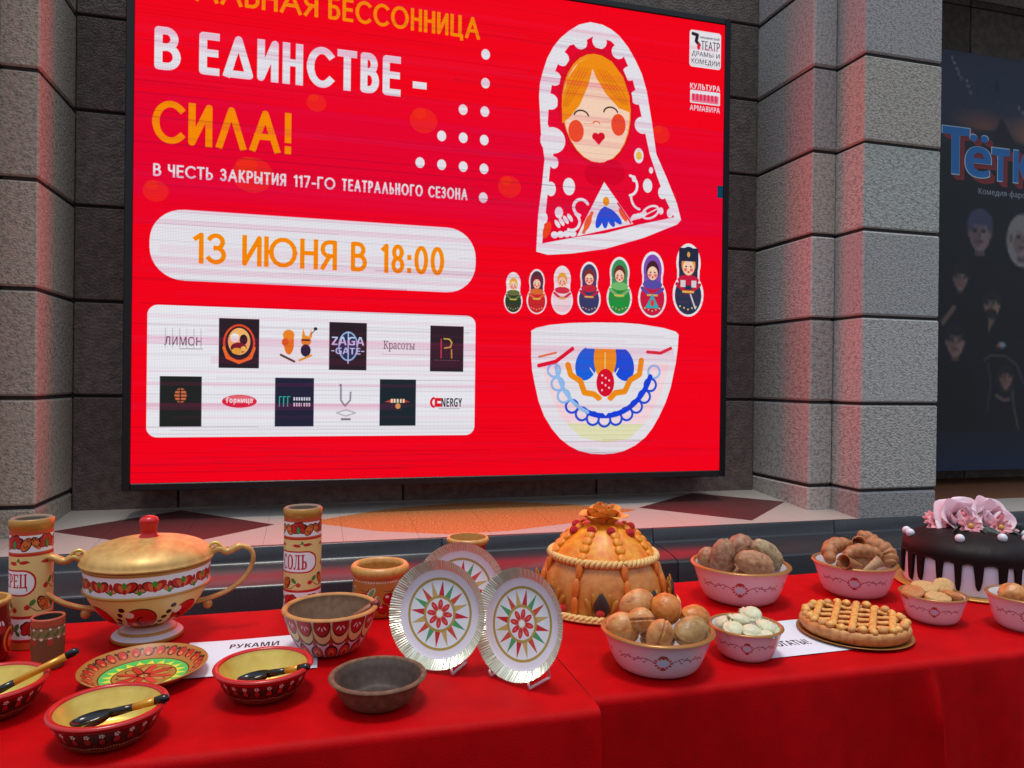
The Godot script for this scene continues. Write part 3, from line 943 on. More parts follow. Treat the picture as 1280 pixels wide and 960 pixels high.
func plate_texture() -> ImageTexture:
	var c := Cv.new(200, 200, 2.6, C(176, 112, 54))
	c.jit = .14
	c.hand.seed = 39
	var o := Vector2(100, 100)
	for k in 26:
		var d := Vector2.from_angle(TAU * k / 26)
		c.ell(o + d * 86, 9.2, 8.6, C(62, 24, 16), d.angle())
		c.ell(o + d * 86, 7.6, 7.0, C(192, 42, 30), d.angle())
		c.ell(o + d * 82, 3.4, 2.8, C(222, 120, 70), d.angle())
		var e := Vector2.from_angle(TAU * (k + .5) / 26)
		c.ell(o + e * 91, 3, 2.4, C(60, 26, 18))
		c.ell(o + e * 80, 2.4, 2.0, C(204, 60, 40))
	c.ell(o, 71, 71, C(96, 50, 30), 0, 60)
	c.ell(o, 69, 69, C(84, 186, 88), 0, 60)
	for k in 20:
		var a := TAU * k / 20
		c.poly([o + Vector2.from_angle(a - .155) * 50, o + Vector2.from_angle(a) * 66, o + Vector2.from_angle(a + .155) * 50], C(232, 212, 66))
	c.ell(o, 51, 51, C(66, 32, 20), 0, 60)
	c.ell(o, 49.4, 49.4, C(172, 116, 52), 0, 60)
	for k in 8:
		var d := Vector2.from_angle(TAU * k / 8 + .2)
		var e := Vector2.from_angle(TAU * (k + .5) / 8 + .2)
		c.ell(o + e * 28, 14, 8, C(60, 28, 18), e.angle())
		c.ell(o + e * 28, 12.4, 6.6, C(186, 128, 62), e.angle())
		c.ell(o + d * 25, 21, 6.6, C(70, 20, 14), d.angle())
		c.ell(o + d * 25, 19.6, 5.4, C(206, 56, 40), d.angle())
	c.ell(o, 11, 11, C(54, 26, 16))
	c.ell(o, 8, 8, C(190, 60, 40))
	c.ell(o, 5, 5, C(198, 170, 90))
	c.ell(o, 2.2, 2.2, C(60, 30, 18))
	return c.done()

func sun_texture() -> ImageTexture:
	var c := Cv.new(200, 200, 2.6, C(226, 222, 232))
	var o := Vector2(100, 100)
	var gold := C(176, 150, 70)
	c.ell(o, 82, 82, gold, 0, 72)
	c.ell(o, 76, 76, C(228, 234, 240), 0, 72)
	var cols := [C(200, 34, 44), C(76, 158, 102), C(206, 76, 54), C(200, 168, 100)]
	for k in 16:
		var a := -PI / 2 + TAU * k / 16
		c.poly([o + Vector2.from_angle(a - .185) * 40, o + Vector2.from_angle(a) * 76, o + Vector2.from_angle(a + .185) * 40], cols[k % 4])
	c.ell(o, 41, 41, gold, 0, 60)
	c.ell(o, 35, 35, C(228, 226, 234), 0, 60)
	for k in 8:
		var d := Vector2.from_angle(TAU * k / 8)
		c.ell(o + d * 20, 12.5, 6.2, C(206, 44, 48), d.angle())
		c.ell(o + d * 23, 5, 2.0, C(224, 96, 84), d.angle())
	c.ell(o, 10, 10, C(200, 186, 110), 0, 8)
	c.ell(o, 8, 8, C(238, 238, 240), 0, 8)
	return c.done()

func carved_texture() -> ImageTexture:
	var c := Cv.new(600, 130, 1.8, C(206, 186, 196))
	c.jit = .14
	c.hand.seed = 74
	for k in 16:
		var x := 18.75 + k * 37.5
		c.ell(Vector2(x, 30), 21, 40, C(66, 40, 26))
		c.ell(Vector2(x, 26), 20, 38, C(214, 190, 130))
		c.ell(Vector2(x, 14), 17, 30, C(60, 24, 20))
		c.ell(Vector2(x, 12), 15.6, 28, C(168, 34, 36))
		for i in 3: c.ell(Vector2(x + (i - 1) * 6, 22 - absf(i - 1) * 4), 1.6, 6, C(236, 214, 220), (i - 1) * -.5)
		c.poly([Vector2(x + 18.75, 22), Vector2(x + 24.5, 72), Vector2(x + 13, 72)], C(170, 48, 36))
		c.ell(Vector2(x + 18.75, 96), 17, 26, C(50, 26, 22))
		c.ell(Vector2(x + 18.75, 96), 14.4, 23, C(196, 54, 44))
		c.ell(Vector2(x + 18.75, 98), 8.6, 15, C(222, 120, 70))
		c.ell(Vector2(x + 18.75, 100), 4.4, 9, C(170, 34, 36))
	for k in 16: c.arc(Vector2(18.75 + k * 37.5, 120), 12, 14, 180, 360, 2.4, C(84, 40, 40))
	return c.done()

func cherry_texture() -> ImageTexture:
	var c := Cv.new(500, 130, 2.0, C(186, 112, 44))
	c.jit = .14
	c.hand.seed = 30
	for k in 60: c.ell(Vector2(k * 8.4, 8), 3.4, 3, C(226, 176, 150))
	for k in 7:
		var x := 36.0 + k * 71.4
		c.pline([Vector2(x - 20, 34), Vector2(x, 38), Vector2(x + 24, 34)], 1.6, C(50, 34, 22))
		for d in [[-4, 60, 17], [22, 82, 15], [-22, 92, 15], [6, 112, 16]]:
			c.ell(Vector2(x + d[0], d[1]), d[2] + 1.5, d[2] + 1.5, C(48, 10, 12))
			c.ell(Vector2(x + d[0], d[1]), d[2], d[2], C(176, 14, 24))
			c.ell(Vector2(x + d[0] - d[2] * .35, d[1] - d[2] * .35), d[2] * .3, d[2] * .22, C(236, 200, 200))
		c.pline([Vector2(x - 4, 46), Vector2(x + 8, 30)], 1.6, C(60, 60, 30))
		c.ell(Vector2(x + 16, 42), 8, 19, C(232, 224, 206), .5)
		c.ell(Vector2(x + 16, 42), 6, 16.6, C(108, 150, 96), .5)
		c.ell(Vector2(x - 34, 66), 7, 16, C(232, 224, 206), -.4)
		c.ell(Vector2(x - 34, 66), 5, 13.6, C(92, 134, 76), -.4)
	return c.done()

func mug_texture() -> ImageTexture:
	var c := Cv.new(400, 150, 2.0, C(128, 24, 16))
	c.jit = .14
	c.hand.seed = 75
	for k in 6:
		var x := 33.0 + k * 66.6
		c.ell(Vector2(x, 92), 26, 34, C(222, 150, 60))
		c.ell(Vector2(x, 94), 22, 29, C(160, 30, 20))
		c.ell(Vector2(x, 96), 12, 18, C(226, 120, 50))
		for i in 3: c.ell(Vector2(x + 33 + (i - 1) * 9, 44), 3, 8, C(238, 224, 222), (i - 1) * -.3)
		c.ell(Vector2(x + 33, 60), 20, 12, C(172, 20, 26))
		c.pline([Vector2(x + 33, 70), Vector2(x + 33, 130)], 2.0, C(40, 20, 14))
	return c.done()

func cup_texture() -> ImageTexture:
	var c := Cv.new(210, 110, 2.6, C(116, 76, 42))
	c.jit = .14
	c.hand.seed = 28
	c.rect(0, 0, 210, 14, C(176, 74, 46))
	c.rect(0, 18, 210, 22, C(148, 112, 70))
	for k in 12:
		var x := 9.0 + k * 17.5
		c.ell(Vector2(x, 28), 3.4, 11, C(90, 100, 52), .7)
		c.ell(Vector2(x + 7, 28), 3.4, 11, C(116, 122, 66), -.7)
		c.ell(Vector2(x + 3, 19), 2.8, 2.6, C(230, 222, 210))
		c.ell(Vector2(x + 3, 40), 4, 3, C(226, 210, 190))
		if k % 2: c.ell(Vector2(x + 3, 48), 6.4, 7, C(178, 44, 34))
	rng.seed = 9
	for k in 60: c.rect(rng.randf() * 210, 44 + rng.randf() * 64, 8 + rng.randf() * 30, .5, C(116, 76, 42, 120))
	return c.done()

func enamel_texture() -> ImageTexture:
	var c := Cv.new(600, 120, 1.8, C(232, 200, 212))
	c.jit = .14
	c.hand.seed = 57
	var k2 := C(128, 44, 56)
	for k in 3:
		var x := 100.0 + k * 200
		for sgn in [-1, 1]:
			c.pline([Vector2(x + sgn * 16, 50), Vector2(x + sgn * 34, 40), Vector2(x + sgn * 54, 48), Vector2(x + sgn * 74, 44), Vector2(x + sgn * 88, 54)], 2.0, k2)
			for i in 6:
				var q := Vector2(x + sgn * (30 + i * 10), 44 + (i % 2) * 4)
				c.pline([q, q + Vector2(sgn * 5, -7 if i % 2 else 8)], 1.4, C(150, 74, 84))
				c.ell(q + Vector2(sgn * 6, -8 if i % 2 else 9), 2.4, 1.8, C(166, 84, 92))
		for i in 12:
			var d := Vector2.from_angle(TAU * i / 12)
			c.ell(Vector2(x, 52) + d * 15, 3.6, 2.8, C(184, 76, 70), d.angle())
		c.ell(Vector2(x, 52), 10, 10, C(196, 210, 236))
		c.ell(Vector2(x, 33), 7, 5, C(176, 70, 66))
		c.ell(Vector2(x, 70), 6, 5, C(176, 80, 76))
	return c.done()

func paper_texture(word: String, x: float, y: float, w: float, h: float) -> ImageTexture:
	var c := Cv.new(300, 226, 2.2, C(212, 217, 226))
	c.txt(word, x, y, w, h, C(34, 34, 42), "Droid Sans", true)
	return c.done()

# ------------------------------------------------------------------ materials
func materials():
	# bush-hammered pillar stone
	var grain := NT(.05, [C(124, 121, 117), C(172, 169, 163), C(192, 189, 182), C(206, 203, 196)], [0.0, .27, .48, 1.0], 3, FastNoiseLite.TYPE_SIMPLEX, 5)
	var pits := NT(.1, [], [], 11, FastNoiseLite.TYPE_SIMPLEX, 4)
	mt.stone = bump(tri(MT(grain, .9), 1.1, true), pits, .45)
	mt.stone2 = bump(tri(MT(grain, .92), 1.37, true), pits, .45)
	mt.stone2.albedo_color = C(236, 234, 238)
	mt.stone3 = bump(tri(MT(grain, .88), 0.93, true), pits, .45)
	mt.stone3.albedo_color = C(244, 250, 246)
	for k in 5:
		var v: StandardMaterial3D = bump(tri(MT(grain, .9), [1.23, .98, 1.45, 1.08, .87][k], true), pits, [.4, .6, .5, .55, .35][k])
		v.uv1_offset = Vector3(.13, .37, .59) * (k + 1)
		v.albedo_color = [C(222, 220, 222), C(255, 252, 248), C(238, 242, 244), C(248, 242, 234), C(230, 230, 226)][k]
		mt["block%d" % k] = v
	mt.warm = bump(tri(MT(grain, .92), 1.2, true), pits, .45)
	mt.warm.albedo_color = C(244, 236, 220)
	mt.warm2 = bump(tri(MT(grain, .92), 1.0, true), pits, .45)
	mt.warm2.albedo_color = C(232, 226, 212)
	# smoother panels of the back wall
	var fine := NT(.02, [C(96, 86, 80), C(116, 105, 98), C(132, 120, 112)], [0.0, .5, 1.0], 21, FastNoiseLite.TYPE_SIMPLEX, 5)
	var finep := NT(.09, [], [], 15, FastNoiseLite.TYPE_SIMPLEX, 3)
	mt.panel = bump(tri(MT(fine, .85), .9, true), finep, .5)
	mt.panel2 = bump(tri(MT(fine, .85), 1.15, true), finep, .5)
	mt.panel2.albedo_color = C(230, 226, 226)
	mt.mortar = M(C(46, 42, 40), .95)
	# ledge tiles
	var pale := NT(.16, [C(130, 122, 116), C(170, 162, 154), C(186, 178, 168)], [0.0, .45, 1.0], 31, FastNoiseLite.TYPE_SIMPLEX, 4)
	var rtile := NT(.2, [C(58, 26, 28), C(82, 38, 40), C(140, 96, 92)], [0.0, .55, 1.0], 32, FastNoiseLite.TYPE_SIMPLEX, 4)
	var otile := NT(.09, [C(132, 74, 36), C(172, 104, 54), C(192, 124, 72), C(226, 196, 168)], [0.0, .4, .66, 1.0], 33, FastNoiseLite.TYPE_SIMPLEX, 5)
	mt.pale = tri(MT(pale, .42), 1.6, true)
	mt.rtile = tri(MT(rtile, .4), 1.6, true)
	mt.otile = tri(MT(otile, .42), 1.3, true)
	mt.btile = tri(MT(otile, .7), 1.1, true)
	mt.btile.albedo_color = C(150, 140, 130)
	var dg := NT(.12, [C(30, 31, 34), C(45, 46, 50), C(70, 71, 76)], [0.0, .6, 1.0], 34, FastNoiseLite.TYPE_SIMPLEX, 4)
	mt.granite = tri(MT(dg, .3), 1.5, true)
	mt.paving = tri(MT(NT(.03, [C(62, 61, 60), C(84, 82, 80), C(98, 96, 93)], [0.0, .5, 1.0], 35), .9), .5, true)
	mt.black = M(C(14, 14, 18), .45)
	mt.darkmetal = M(C(30, 31, 36), .4, .6)
	# cloth
	var weave := NT(.35, [], [], 41, FastNoiseLite.TYPE_SIMPLEX, 2)
	var dye := NT(.008, [C(226, 210, 214), C(240, 232, 232), C(255, 255, 255)], [0.0, .5, 1.0], 42)
	mt.cloth = bump(tri(MT(dye, .6), 2.2, true), weave, .09)
	mt.cloth.albedo_color = C(193, 0, 8)
	mt.cloth.metallic_specular = .22
	mt.cloth.rim_enabled = true
	mt.cloth.rim = 1.0
	mt.cloth.rim_tint = 1.0
	# woods, clay, paint
	var wood := NT(.012, [C(150, 96, 46), C(184, 126, 66), C(200, 146, 84)], [0.0, .5, 1.0], 51)
	mt.rawwood = tri(MT(wood, .55), 6.0)
	mt.rawwood.uv1_scale = Vector3(4, 22, 4)
	mt.inwood = tri(MT(NT(.014, [C(92, 66, 48), C(120, 90, 66), C(138, 106, 80)], [0.0, .5, 1.0], 52), .6), 6.0)
	var clay := NT(.02, [C(80, 50, 34), C(110, 76, 54), C(142, 106, 80)], [0.0, .5, 1.0], 53)
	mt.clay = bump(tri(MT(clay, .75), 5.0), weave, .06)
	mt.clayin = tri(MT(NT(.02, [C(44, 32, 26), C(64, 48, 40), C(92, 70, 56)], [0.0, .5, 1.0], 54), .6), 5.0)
	var gl := NT(.01, [C(214, 178, 74), C(232, 200, 92), C(242, 216, 120)], [0.0, .5, 1.0], 55)
	mt.gold = tri(MT(gl, .34, .5), 4.0)
	mt.gold.clearcoat_enabled = true
	mt.gold.clearcoat = .5
	mt.gold.clearcoat_roughness = .08
	mt.goldrim = M(C(186, 132, 56), .35, .3)
	mt.lid = tri(MT(NT(.012, [C(178, 130, 72), C(206, 160, 92), C(222, 190, 110)], [0.0, .55, 1.0], 56), .44, .3), 4.0)
	mt.redlac = M(C(184, 26, 24), .25)
	mt.knobred = M(C(200, 24, 22), .3)
	mt.blacklac = M(C(16, 14, 14), .18)
	mt.spoongold = M(C(204, 138, 34), .25, .25)
	mt.whitepaint = M(C(222, 216, 220), .4)
	mt.ochre = tri(MT(NT(.02, [C(176, 116, 50), C(200, 146, 74), C(210, 160, 92)], [0.0, .5, 1.0], 57), .35), 6.0)
	mt.canin = M(C(132, 112, 92), .7)
	# baking
	mt.nut = tri(MT(NT(.012, [C(142, 70, 28), C(202, 134, 72), C(228, 184, 128)], [0.0, .5, 1.0], 61), .38), 5.0)
	mt.nut2 = tri(MT(NT(.014, [C(150, 66, 22), C(206, 116, 44), C(226, 156, 82)], [0.0, .5, 1.0], 62), .34), 5.0)
	mt.nut3 = tri(MT(NT(.012, [C(112, 74, 38), C(166, 124, 70), C(200, 166, 112)], [0.0, .5, 1.0], 63), .38), 5.0)
	var crumb := NT(.09, [], [], 64, FastNoiseLite.TYPE_SIMPLEX, 4)
	for m in [mt.nut, mt.nut2, mt.nut3]: bump(m, crumb, .06)
	mt.rye = bump(tri(MT(NT(.02, [C(98, 58, 40), C(142, 94, 66), C(166, 120, 90), C(196, 164, 138)], [0.0, .36, .68, 1.0], 65), .6), 4.5), crumb, .08)
	mt.rye2 = bump(tri(MT(NT(.022, [C(112, 80, 52), C(150, 122, 86), C(182, 160, 124), C(212, 200, 178)], [0.0, .34, .66, 1.0], 66), .7), 4.5), crumb, .1)
	mt.rye3 = bump(tri(MT(NT(.02, [C(116, 68, 42), C(164, 112, 76), C(186, 140, 102), C(208, 178, 146)], [0.0, .4, .72, 1.0], 67), .6), 4.5), crumb, .07)
	mt.dumpling = bump(tri(MT(NT(.014, [C(186, 184, 144), C(212, 208, 172), C(224, 220, 190)], [0.0, .5, 1.0], 68), .5), 9.0), crumb, .06)
	mt.dumpling.subsurf_scatter_enabled = true
	mt.dumpling.subsurf_scatter_strength = .15
	mt.roll = bump(tri(MT(NT(.014, [C(138, 80, 44), C(176, 112, 66), C(198, 140, 92)], [0.0, .5, 1.0], 69), .5), 9.0), crumb, .1)
	mt.roll2 = bump(tri(MT(NT(.05, [C(150, 100, 64), C(190, 150, 112), C(226, 214, 196)], [0.0, .5, 1.0], 70), .75), 9.0), crumb, .1)
	mt.rolldark = M(C(86, 52, 34), .7)
	mt.cookie = bump(tri(MT(NT(.02, [C(176, 118, 62), C(204, 158, 98), C(216, 178, 122)], [0.0, .5, 1.0], 71), .6), 9.0), crumb, .1)
	mt.cookieedge = bump(tri(MT(NT(.02, [C(160, 88, 40), C(190, 114, 56), C(204, 140, 80)], [0.0, .5, 1.0], 72), .5), 9.0), crumb, .1)
	mt.crust = bump(tri(MT(NT(.01, [C(150, 78, 30), C(206, 142, 78), C(224, 176, 116)], [0.0, .5, 1.0], 73), .45), 7.0), crumb, .1)
	mt.lattice = bump(tri(MT(NT(.014, [C(184, 104, 36), C(226, 164, 80), C(236, 190, 114)], [0.0, .5, 1.0], 74), .4), 9.0), crumb, .08)
	mt.jam = M(C(150, 36, 24), .2)
	mt.tan = bump(tri(MT(NT(.008, [C(156, 84, 30), C(198, 124, 54), C(216, 154, 82)], [0.0, .5, 1.0], 75), .28), 5.0), crumb, .06)
	mt.yolk = bump(tri(MT(NT(.011, [C(216, 92, 14), C(234, 126, 20), C(242, 168, 36), C(242, 190, 84)], [0.0, .42, .68, 1.0], 76), .4), 5.0), crumb, .06)
	mt.braid = bump(tri(MT(NT(.02, [C(214, 150, 74), C(232, 190, 116), C(238, 204, 140)], [0.0, .5, 1.0], 77), .5), 8.0), crumb, .08)
	mt.orange = bump(tri(MT(NT(.014, [C(196, 92, 22), C(220, 116, 34), C(226, 140, 60)], [0.0, .5, 1.0], 78), .45), 8.0), crumb, .08)
	mt.petalgold = M(C(176, 112, 30), .5)
	mt.cocoa = M(C(48, 36, 32), .6)
	mt.berry = bump(tri(M(C(214, 20, 30), .4), 20.0), crumb, .2)
	mt.rosedough = bump(tri(MT(NT(.012, [C(226, 120, 40), C(236, 158, 66), C(240, 184, 96)], [0.0, .5, 1.0], 79), .45), 8.0), crumb, .05)
	mt.roseheart = M(C(220, 84, 60), .5)
	mt.icing = M(C(224, 236, 252), .4)
	mt.icing.subsurf_scatter_enabled = true
	mt.icing.subsurf_scatter_strength = .1
	mt.choc = bump(tri(MT(NT(.02, [C(20, 12, 12), C(28, 17, 16), C(44, 24, 22)], [0.0, .7, 1.0], 80), .5), 6.0), crumb, .08)
	mt.choc.metallic_specular = .3
	mt.pearl = M(C(224, 222, 232), .4)
	mt.pinkrose = M(C(248, 222, 232), .6)
	mt.pinkrose2 = M(C(250, 236, 244), .6)
	mt.pinkheart = M(C(222, 112, 116), .6)
	mt.pinkflower = M(C(232, 146, 158), .6)
	mt.pinkflower2 = M(C(240, 176, 182), .6)
	for k in ["pinkrose", "pinkrose2", "pinkflower", "pinkflower2"]:
		mt[k].backlight_enabled = true
		mt[k].backlight = C(180, 130, 138)
	mt.stamen = M(C(206, 152, 70), .6)
	mt.leaf = M(C(34, 58, 48), .4)
	mt.leaf2 = M(C(86, 110, 46), .5)
	mt.enamelin = M(C(226, 222, 226), .22)
	mt.enamelrim = M(C(166, 112, 54), .3, .3)
	mt.foil = M(C(228, 226, 206), .3, .7)
	mt.card = M(C(214, 208, 210), .5)
	tx.enamel = enamel_texture()
	mt.enamel = MT(tx.enamel, .25)
	mt.goldbowl = MT(gold_bowl_texture(), .3)
	mt.sun = MT(sun_texture(), .4)

# ------------------------------------------------------------------ setting
func sky_and_camera():
	var cam := Camera3D.new()
	cam.name = "camera"
	add_child(cam)
	cam.position = Vector3(0, 1.39, 0)
	cam.rotation = Vector3(-0.003332, -0.26457, 0.011965)
	cam.fov = 55.67
	cam.near = 0.05
	cam.far = 600.0
	cam.current = true
	var we := WorldEnvironment.new()
	var env := Environment.new()
	env.background_mode = Environment.BG_SKY
	var sm := ProceduralSkyMaterial.new()
	sm.sky_top_color = C(214, 233, 255)
	sm.sky_horizon_color = C(124, 130, 140)
	sm.sky_curve = 0.9
	sm.ground_bottom_color = C(60, 58, 56)
	sm.ground_horizon_color = C(80, 82, 86)
	sm.sun_angle_max = 1.0
	var sk := Sky.new()
	sk.sky_material = sm
	env.sky = sk
	env.background_energy_multiplier = 1.06
	env.tonemap_mode = Environment.TONE_MAPPER_LINEAR
	env.tonemap_exposure = 1.32
	env.sdfgi_enabled = true
	env.ssao_enabled = true
	env.ssil_enabled = true
	we.environment = env
	add_child(we)
	var sun := DirectionalLight3D.new()
	sun.name = "overcast_sun"
	sun.light_energy = 0.46
	sun.light_angular_distance = 14.0
	sun.light_color = Color(1.0, .98, .95)
	sun.shadow_enabled = true
	add_child(sun)
	sun.rotation = Vector3(deg_to_rad(-86), deg_to_rad(-30), 0)

func sblock(parent: Node3D, n: String, x0: float, x1: float, y0: float, y1: float, z0: float, z1: float, m, bev := .006):
	var a := W(x0, y0, z0)
	var b := W(x1, y1, z1)
	var o := obj(n, block((b - a).abs(), bev), m, parent)
	o.position = (a + b) / 2 - parent.position
	return o

const J := [.786, 1.371, 1.955, 2.54, 3.124, 3.709, 4.293, 4.878, 5.463, 6.05]

func ledge_y(p: Vector2) -> float:
	return 1.39 + (.6 + (-4.07 - p.y / K) * .07 - 1.49) * K

func facade():
	var g := MeshInstance3D.new()
	# ground
	var gm := PlaneMesh.new()
	gm.size = Vector2(400, 400)
	var gr := obj("pavement", gm, mt.paving)
	gr.set_meta("kind", "structure")
	# back wall of large panels
	var wall := thing("stone_wall", "dark brown-grey stone panel wall behind the red display", "wall", W(.9, .55, -5.2))
	sblock(wall, "mortar_core", -1.5, 3.4, .5, 6.05, -5.4, -5.02, mt.mortar, 0.0)
	var cols := [-1.436, -.83, .59, 2.01, 3.324]
	for r in 9:
		var y0: float = J[r] if r > 0 else .5
		if r == 0: y0 = .5
		var y1: float = J[r + 1]
		for k in 4:
			sblock(wall, "stone_panel", cols[k] + .006, cols[k + 1] - .006, y0 + .010, y1 - .010, -5.2, -5.0, mt.panel if (r + k) % 2 else mt.panel2, .005)
	# right pillar, stepped on its left side
	var pr := thing("stone_pillar", "grey stepped stone pillar between the red display and the dark poster", "pillar", W(3.8, .55, -4.6))
	sblock(pr, "mortar_core", 3.537, 4.14, .5, 6.05, -5.4, -4.092, mt.mortar, 0.0)
	sblock(pr, "mortar_core", 3.339, 3.5, .5, 6.05, -5.4, -4.358, mt.mortar, 0.0)
	var sm := [mt.block0, mt.block1, mt.stone, mt.block2, mt.stone3, mt.block3, mt.stone2, mt.block4]
	rng.seed = 12
	for r in 10:
		var y0: float = J[r - 1] if r > 0 else .5
		var y1: float = J[r]
		sblock(pr, "stone_block", 3.523 - rng.randf() * .004, 4.154, y0 + .009 + rng.randf() * .004, y1 - .009 - rng.randf() * .004, -5.3, -4.078 + rng.randf_range(-.004, .004), sm[r % 8], rng.randf_range(.006, .013))
		sblock(pr, "stone_block", 3.325 + rng.randf_range(-.003, .003), 3.518, y0 + .009 + rng.randf() * .004, y1 - .009 - rng.randf() * .004, -5.3, -4.344 + rng.randf_range(-.004, .004), sm[(r * 3 + 1) % 8], rng.randf_range(.006, .013))
	# left pillar
	var pl := thing("stone_pillar", "warm grey stone pillar at the left edge beside the display", "pillar", W(-2.0, .55, -4.7))
	sblock(pl, "mortar_core", -2.3, -1.647, .5, 6.05, -5.4, -4.092, mt.mortar, 0.0)
	sblock(pl, "mortar_core", -1.61, -1.451, .5, 6.05, -5.4, -4.435, mt.mortar, 0.0)
	for r in 10:
		var y0: float = J[r - 1] if r > 0 else .5
		var y1: float = J[r]
		sblock(pl, "stone_block", -2.3, -1.633, y0 + .011, y1 - .011, -5.3, -4.078, [mt.warm, mt.warm2][r % 2], .009)
		sblock(pl, "stone_block", -1.632, -1.437, y0 + .011, y1 - .011, -5.3, -4.421, [mt.warm2, mt.warm][r % 2], .009)
	# recess with the poster
	var rw := thing("stone_wall", "stone wall of the shaded niche behind the theatre poster on the right", "wall", W(6.0, .55, -5.3))
	sblock(rw, "mortar_core", 4.16, 8.6, .5, 6.05, -5.5, -5.22, mt.mortar, 0.0)
	for r in 9:
		var y0: float = J[r] if r > 0 else .5
		for k in 3:
			sblock(rw, "stone_panel", [4.16, 5.6, 7.1][k] + .006, [5.6, 7.1, 8.6][k] - .006, y0 + .007, J[r + 1] - .007, -5.4, -5.2, mt.panel if (r + k) % 2 else mt.panel2, .005)
	# lintel over the poster niche
	for k in 3: sblock(rw, "lintel_block", [4.16, 5.6, 7.1][k] + .006, [5.6, 7.1, 8.6][k] - .006, 4.93, 6.05, -5.19, -4.08, sm[k], .009)
	# the ledge: bed, tiles in a diamond pattern, dark moulded edge
	var lg := Node3D.new()
	lg.name = "stone_ledge"
	add_child(lg)
	lg.position = W(1.5, .5, -4.5)
	lg.set_meta("kind", "structure")
	lg.set_meta("label", "tiled stone ledge with red and orange diamonds below the display")
	sblock(lg, "bed", -3.2, 8.6, -.12, .555, -5.5, -4.1, mt.mortar, 0.0)
	var red1 := PackedVector2Array([Vector2(-1.40, -4.53), Vector2(-.80, -4.93), Vector2(-.22, -4.50), Vector2(-.74, -4.12)])
	var oran := PackedVector2Array([Vector2(-.04, -4.53), Vector2(.45, -4.78), Vector2(.9, -4.88), Vector2(1.25, -4.88), Vector2(1.7, -4.75), Vector2(2.12, -4.53), Vector2(1.6, -4.28), Vector2(1.1, -4.15), Vector2(.75, -4.14), Vector2(.35, -4.27)])
	var red2 := PackedVector2Array([Vector2(2.15, -4.58), Vector2(2.76, -4.96), Vector2(3.324, -4.6), Vector2(2.75, -4.15)])
	var brn := PackedVector2Array([Vector2(4.16, -5.2), Vector2(8.6, -5.2), Vector2(8.6, -4.47), Vector2(4.16, -4.45)])
	var x := -3.2
	while x < 8.5:
		var strip := PackedVector2Array([Vector2(x + .0007, -5.25), Vector2(x + .4193, -5.25), Vector2(x + .4193, -4.085), Vector2(x + .0007, -4.085)])
		var rest: Array = [strip]
		for sh in [[red1, mt.rtile], [oran, mt.otile], [red2, mt.rtile], [brn, mt.btile]]:
			for q in Geometry2D.intersect_polygons(strip, sh[0]): tile(lg, q, sh[1])
			var nxt := []
			for p in rest:
				for q in Geometry2D.clip_polygons(p, sh[0]): nxt.append(q)
			rest = nxt
		for q in rest: tile(lg, q, mt.pale)
		x += .42
	x = -3.2
	while x < 8.5:
		var w := 1.3
		var st := begin()
		var prof := [Vector2(.602, -4.085), Vector2(.604, -4.06), Vector2(.598, -4.052), Vector2(.53, -4.05), Vector2(.518, -4.04)]
		for i in 13:
			var a := PI / 2 * i / 12.0
			prof.append(Vector2(.47 + .046 * cos(a) - .0 , -4.03 + .30 * sin(a)))
		prof.append(Vector2(.1, -3.725))
		prof.append(Vector2(-.12, -3.72))
		var rows := []
		for q in prof:
			rows.append(PackedVector3Array([W(x + w - .003, q.x, q.y) - lg.position, W(x + .003, q.x, q.y) - lg.position]))
		grid(st, rows)
		obj("edge_stone", fin(st), mt.granite, lg)
		x += w

func tile(lg: Node3D, q: PackedVector2Array, m):
	var p := PackedVector2Array()
	for v in q: p.append(v * K)
	if p.size() < 3: return
	var o := obj("tile", slab(p, ledge_y, .02), m, lg)
	o.position = -lg.position

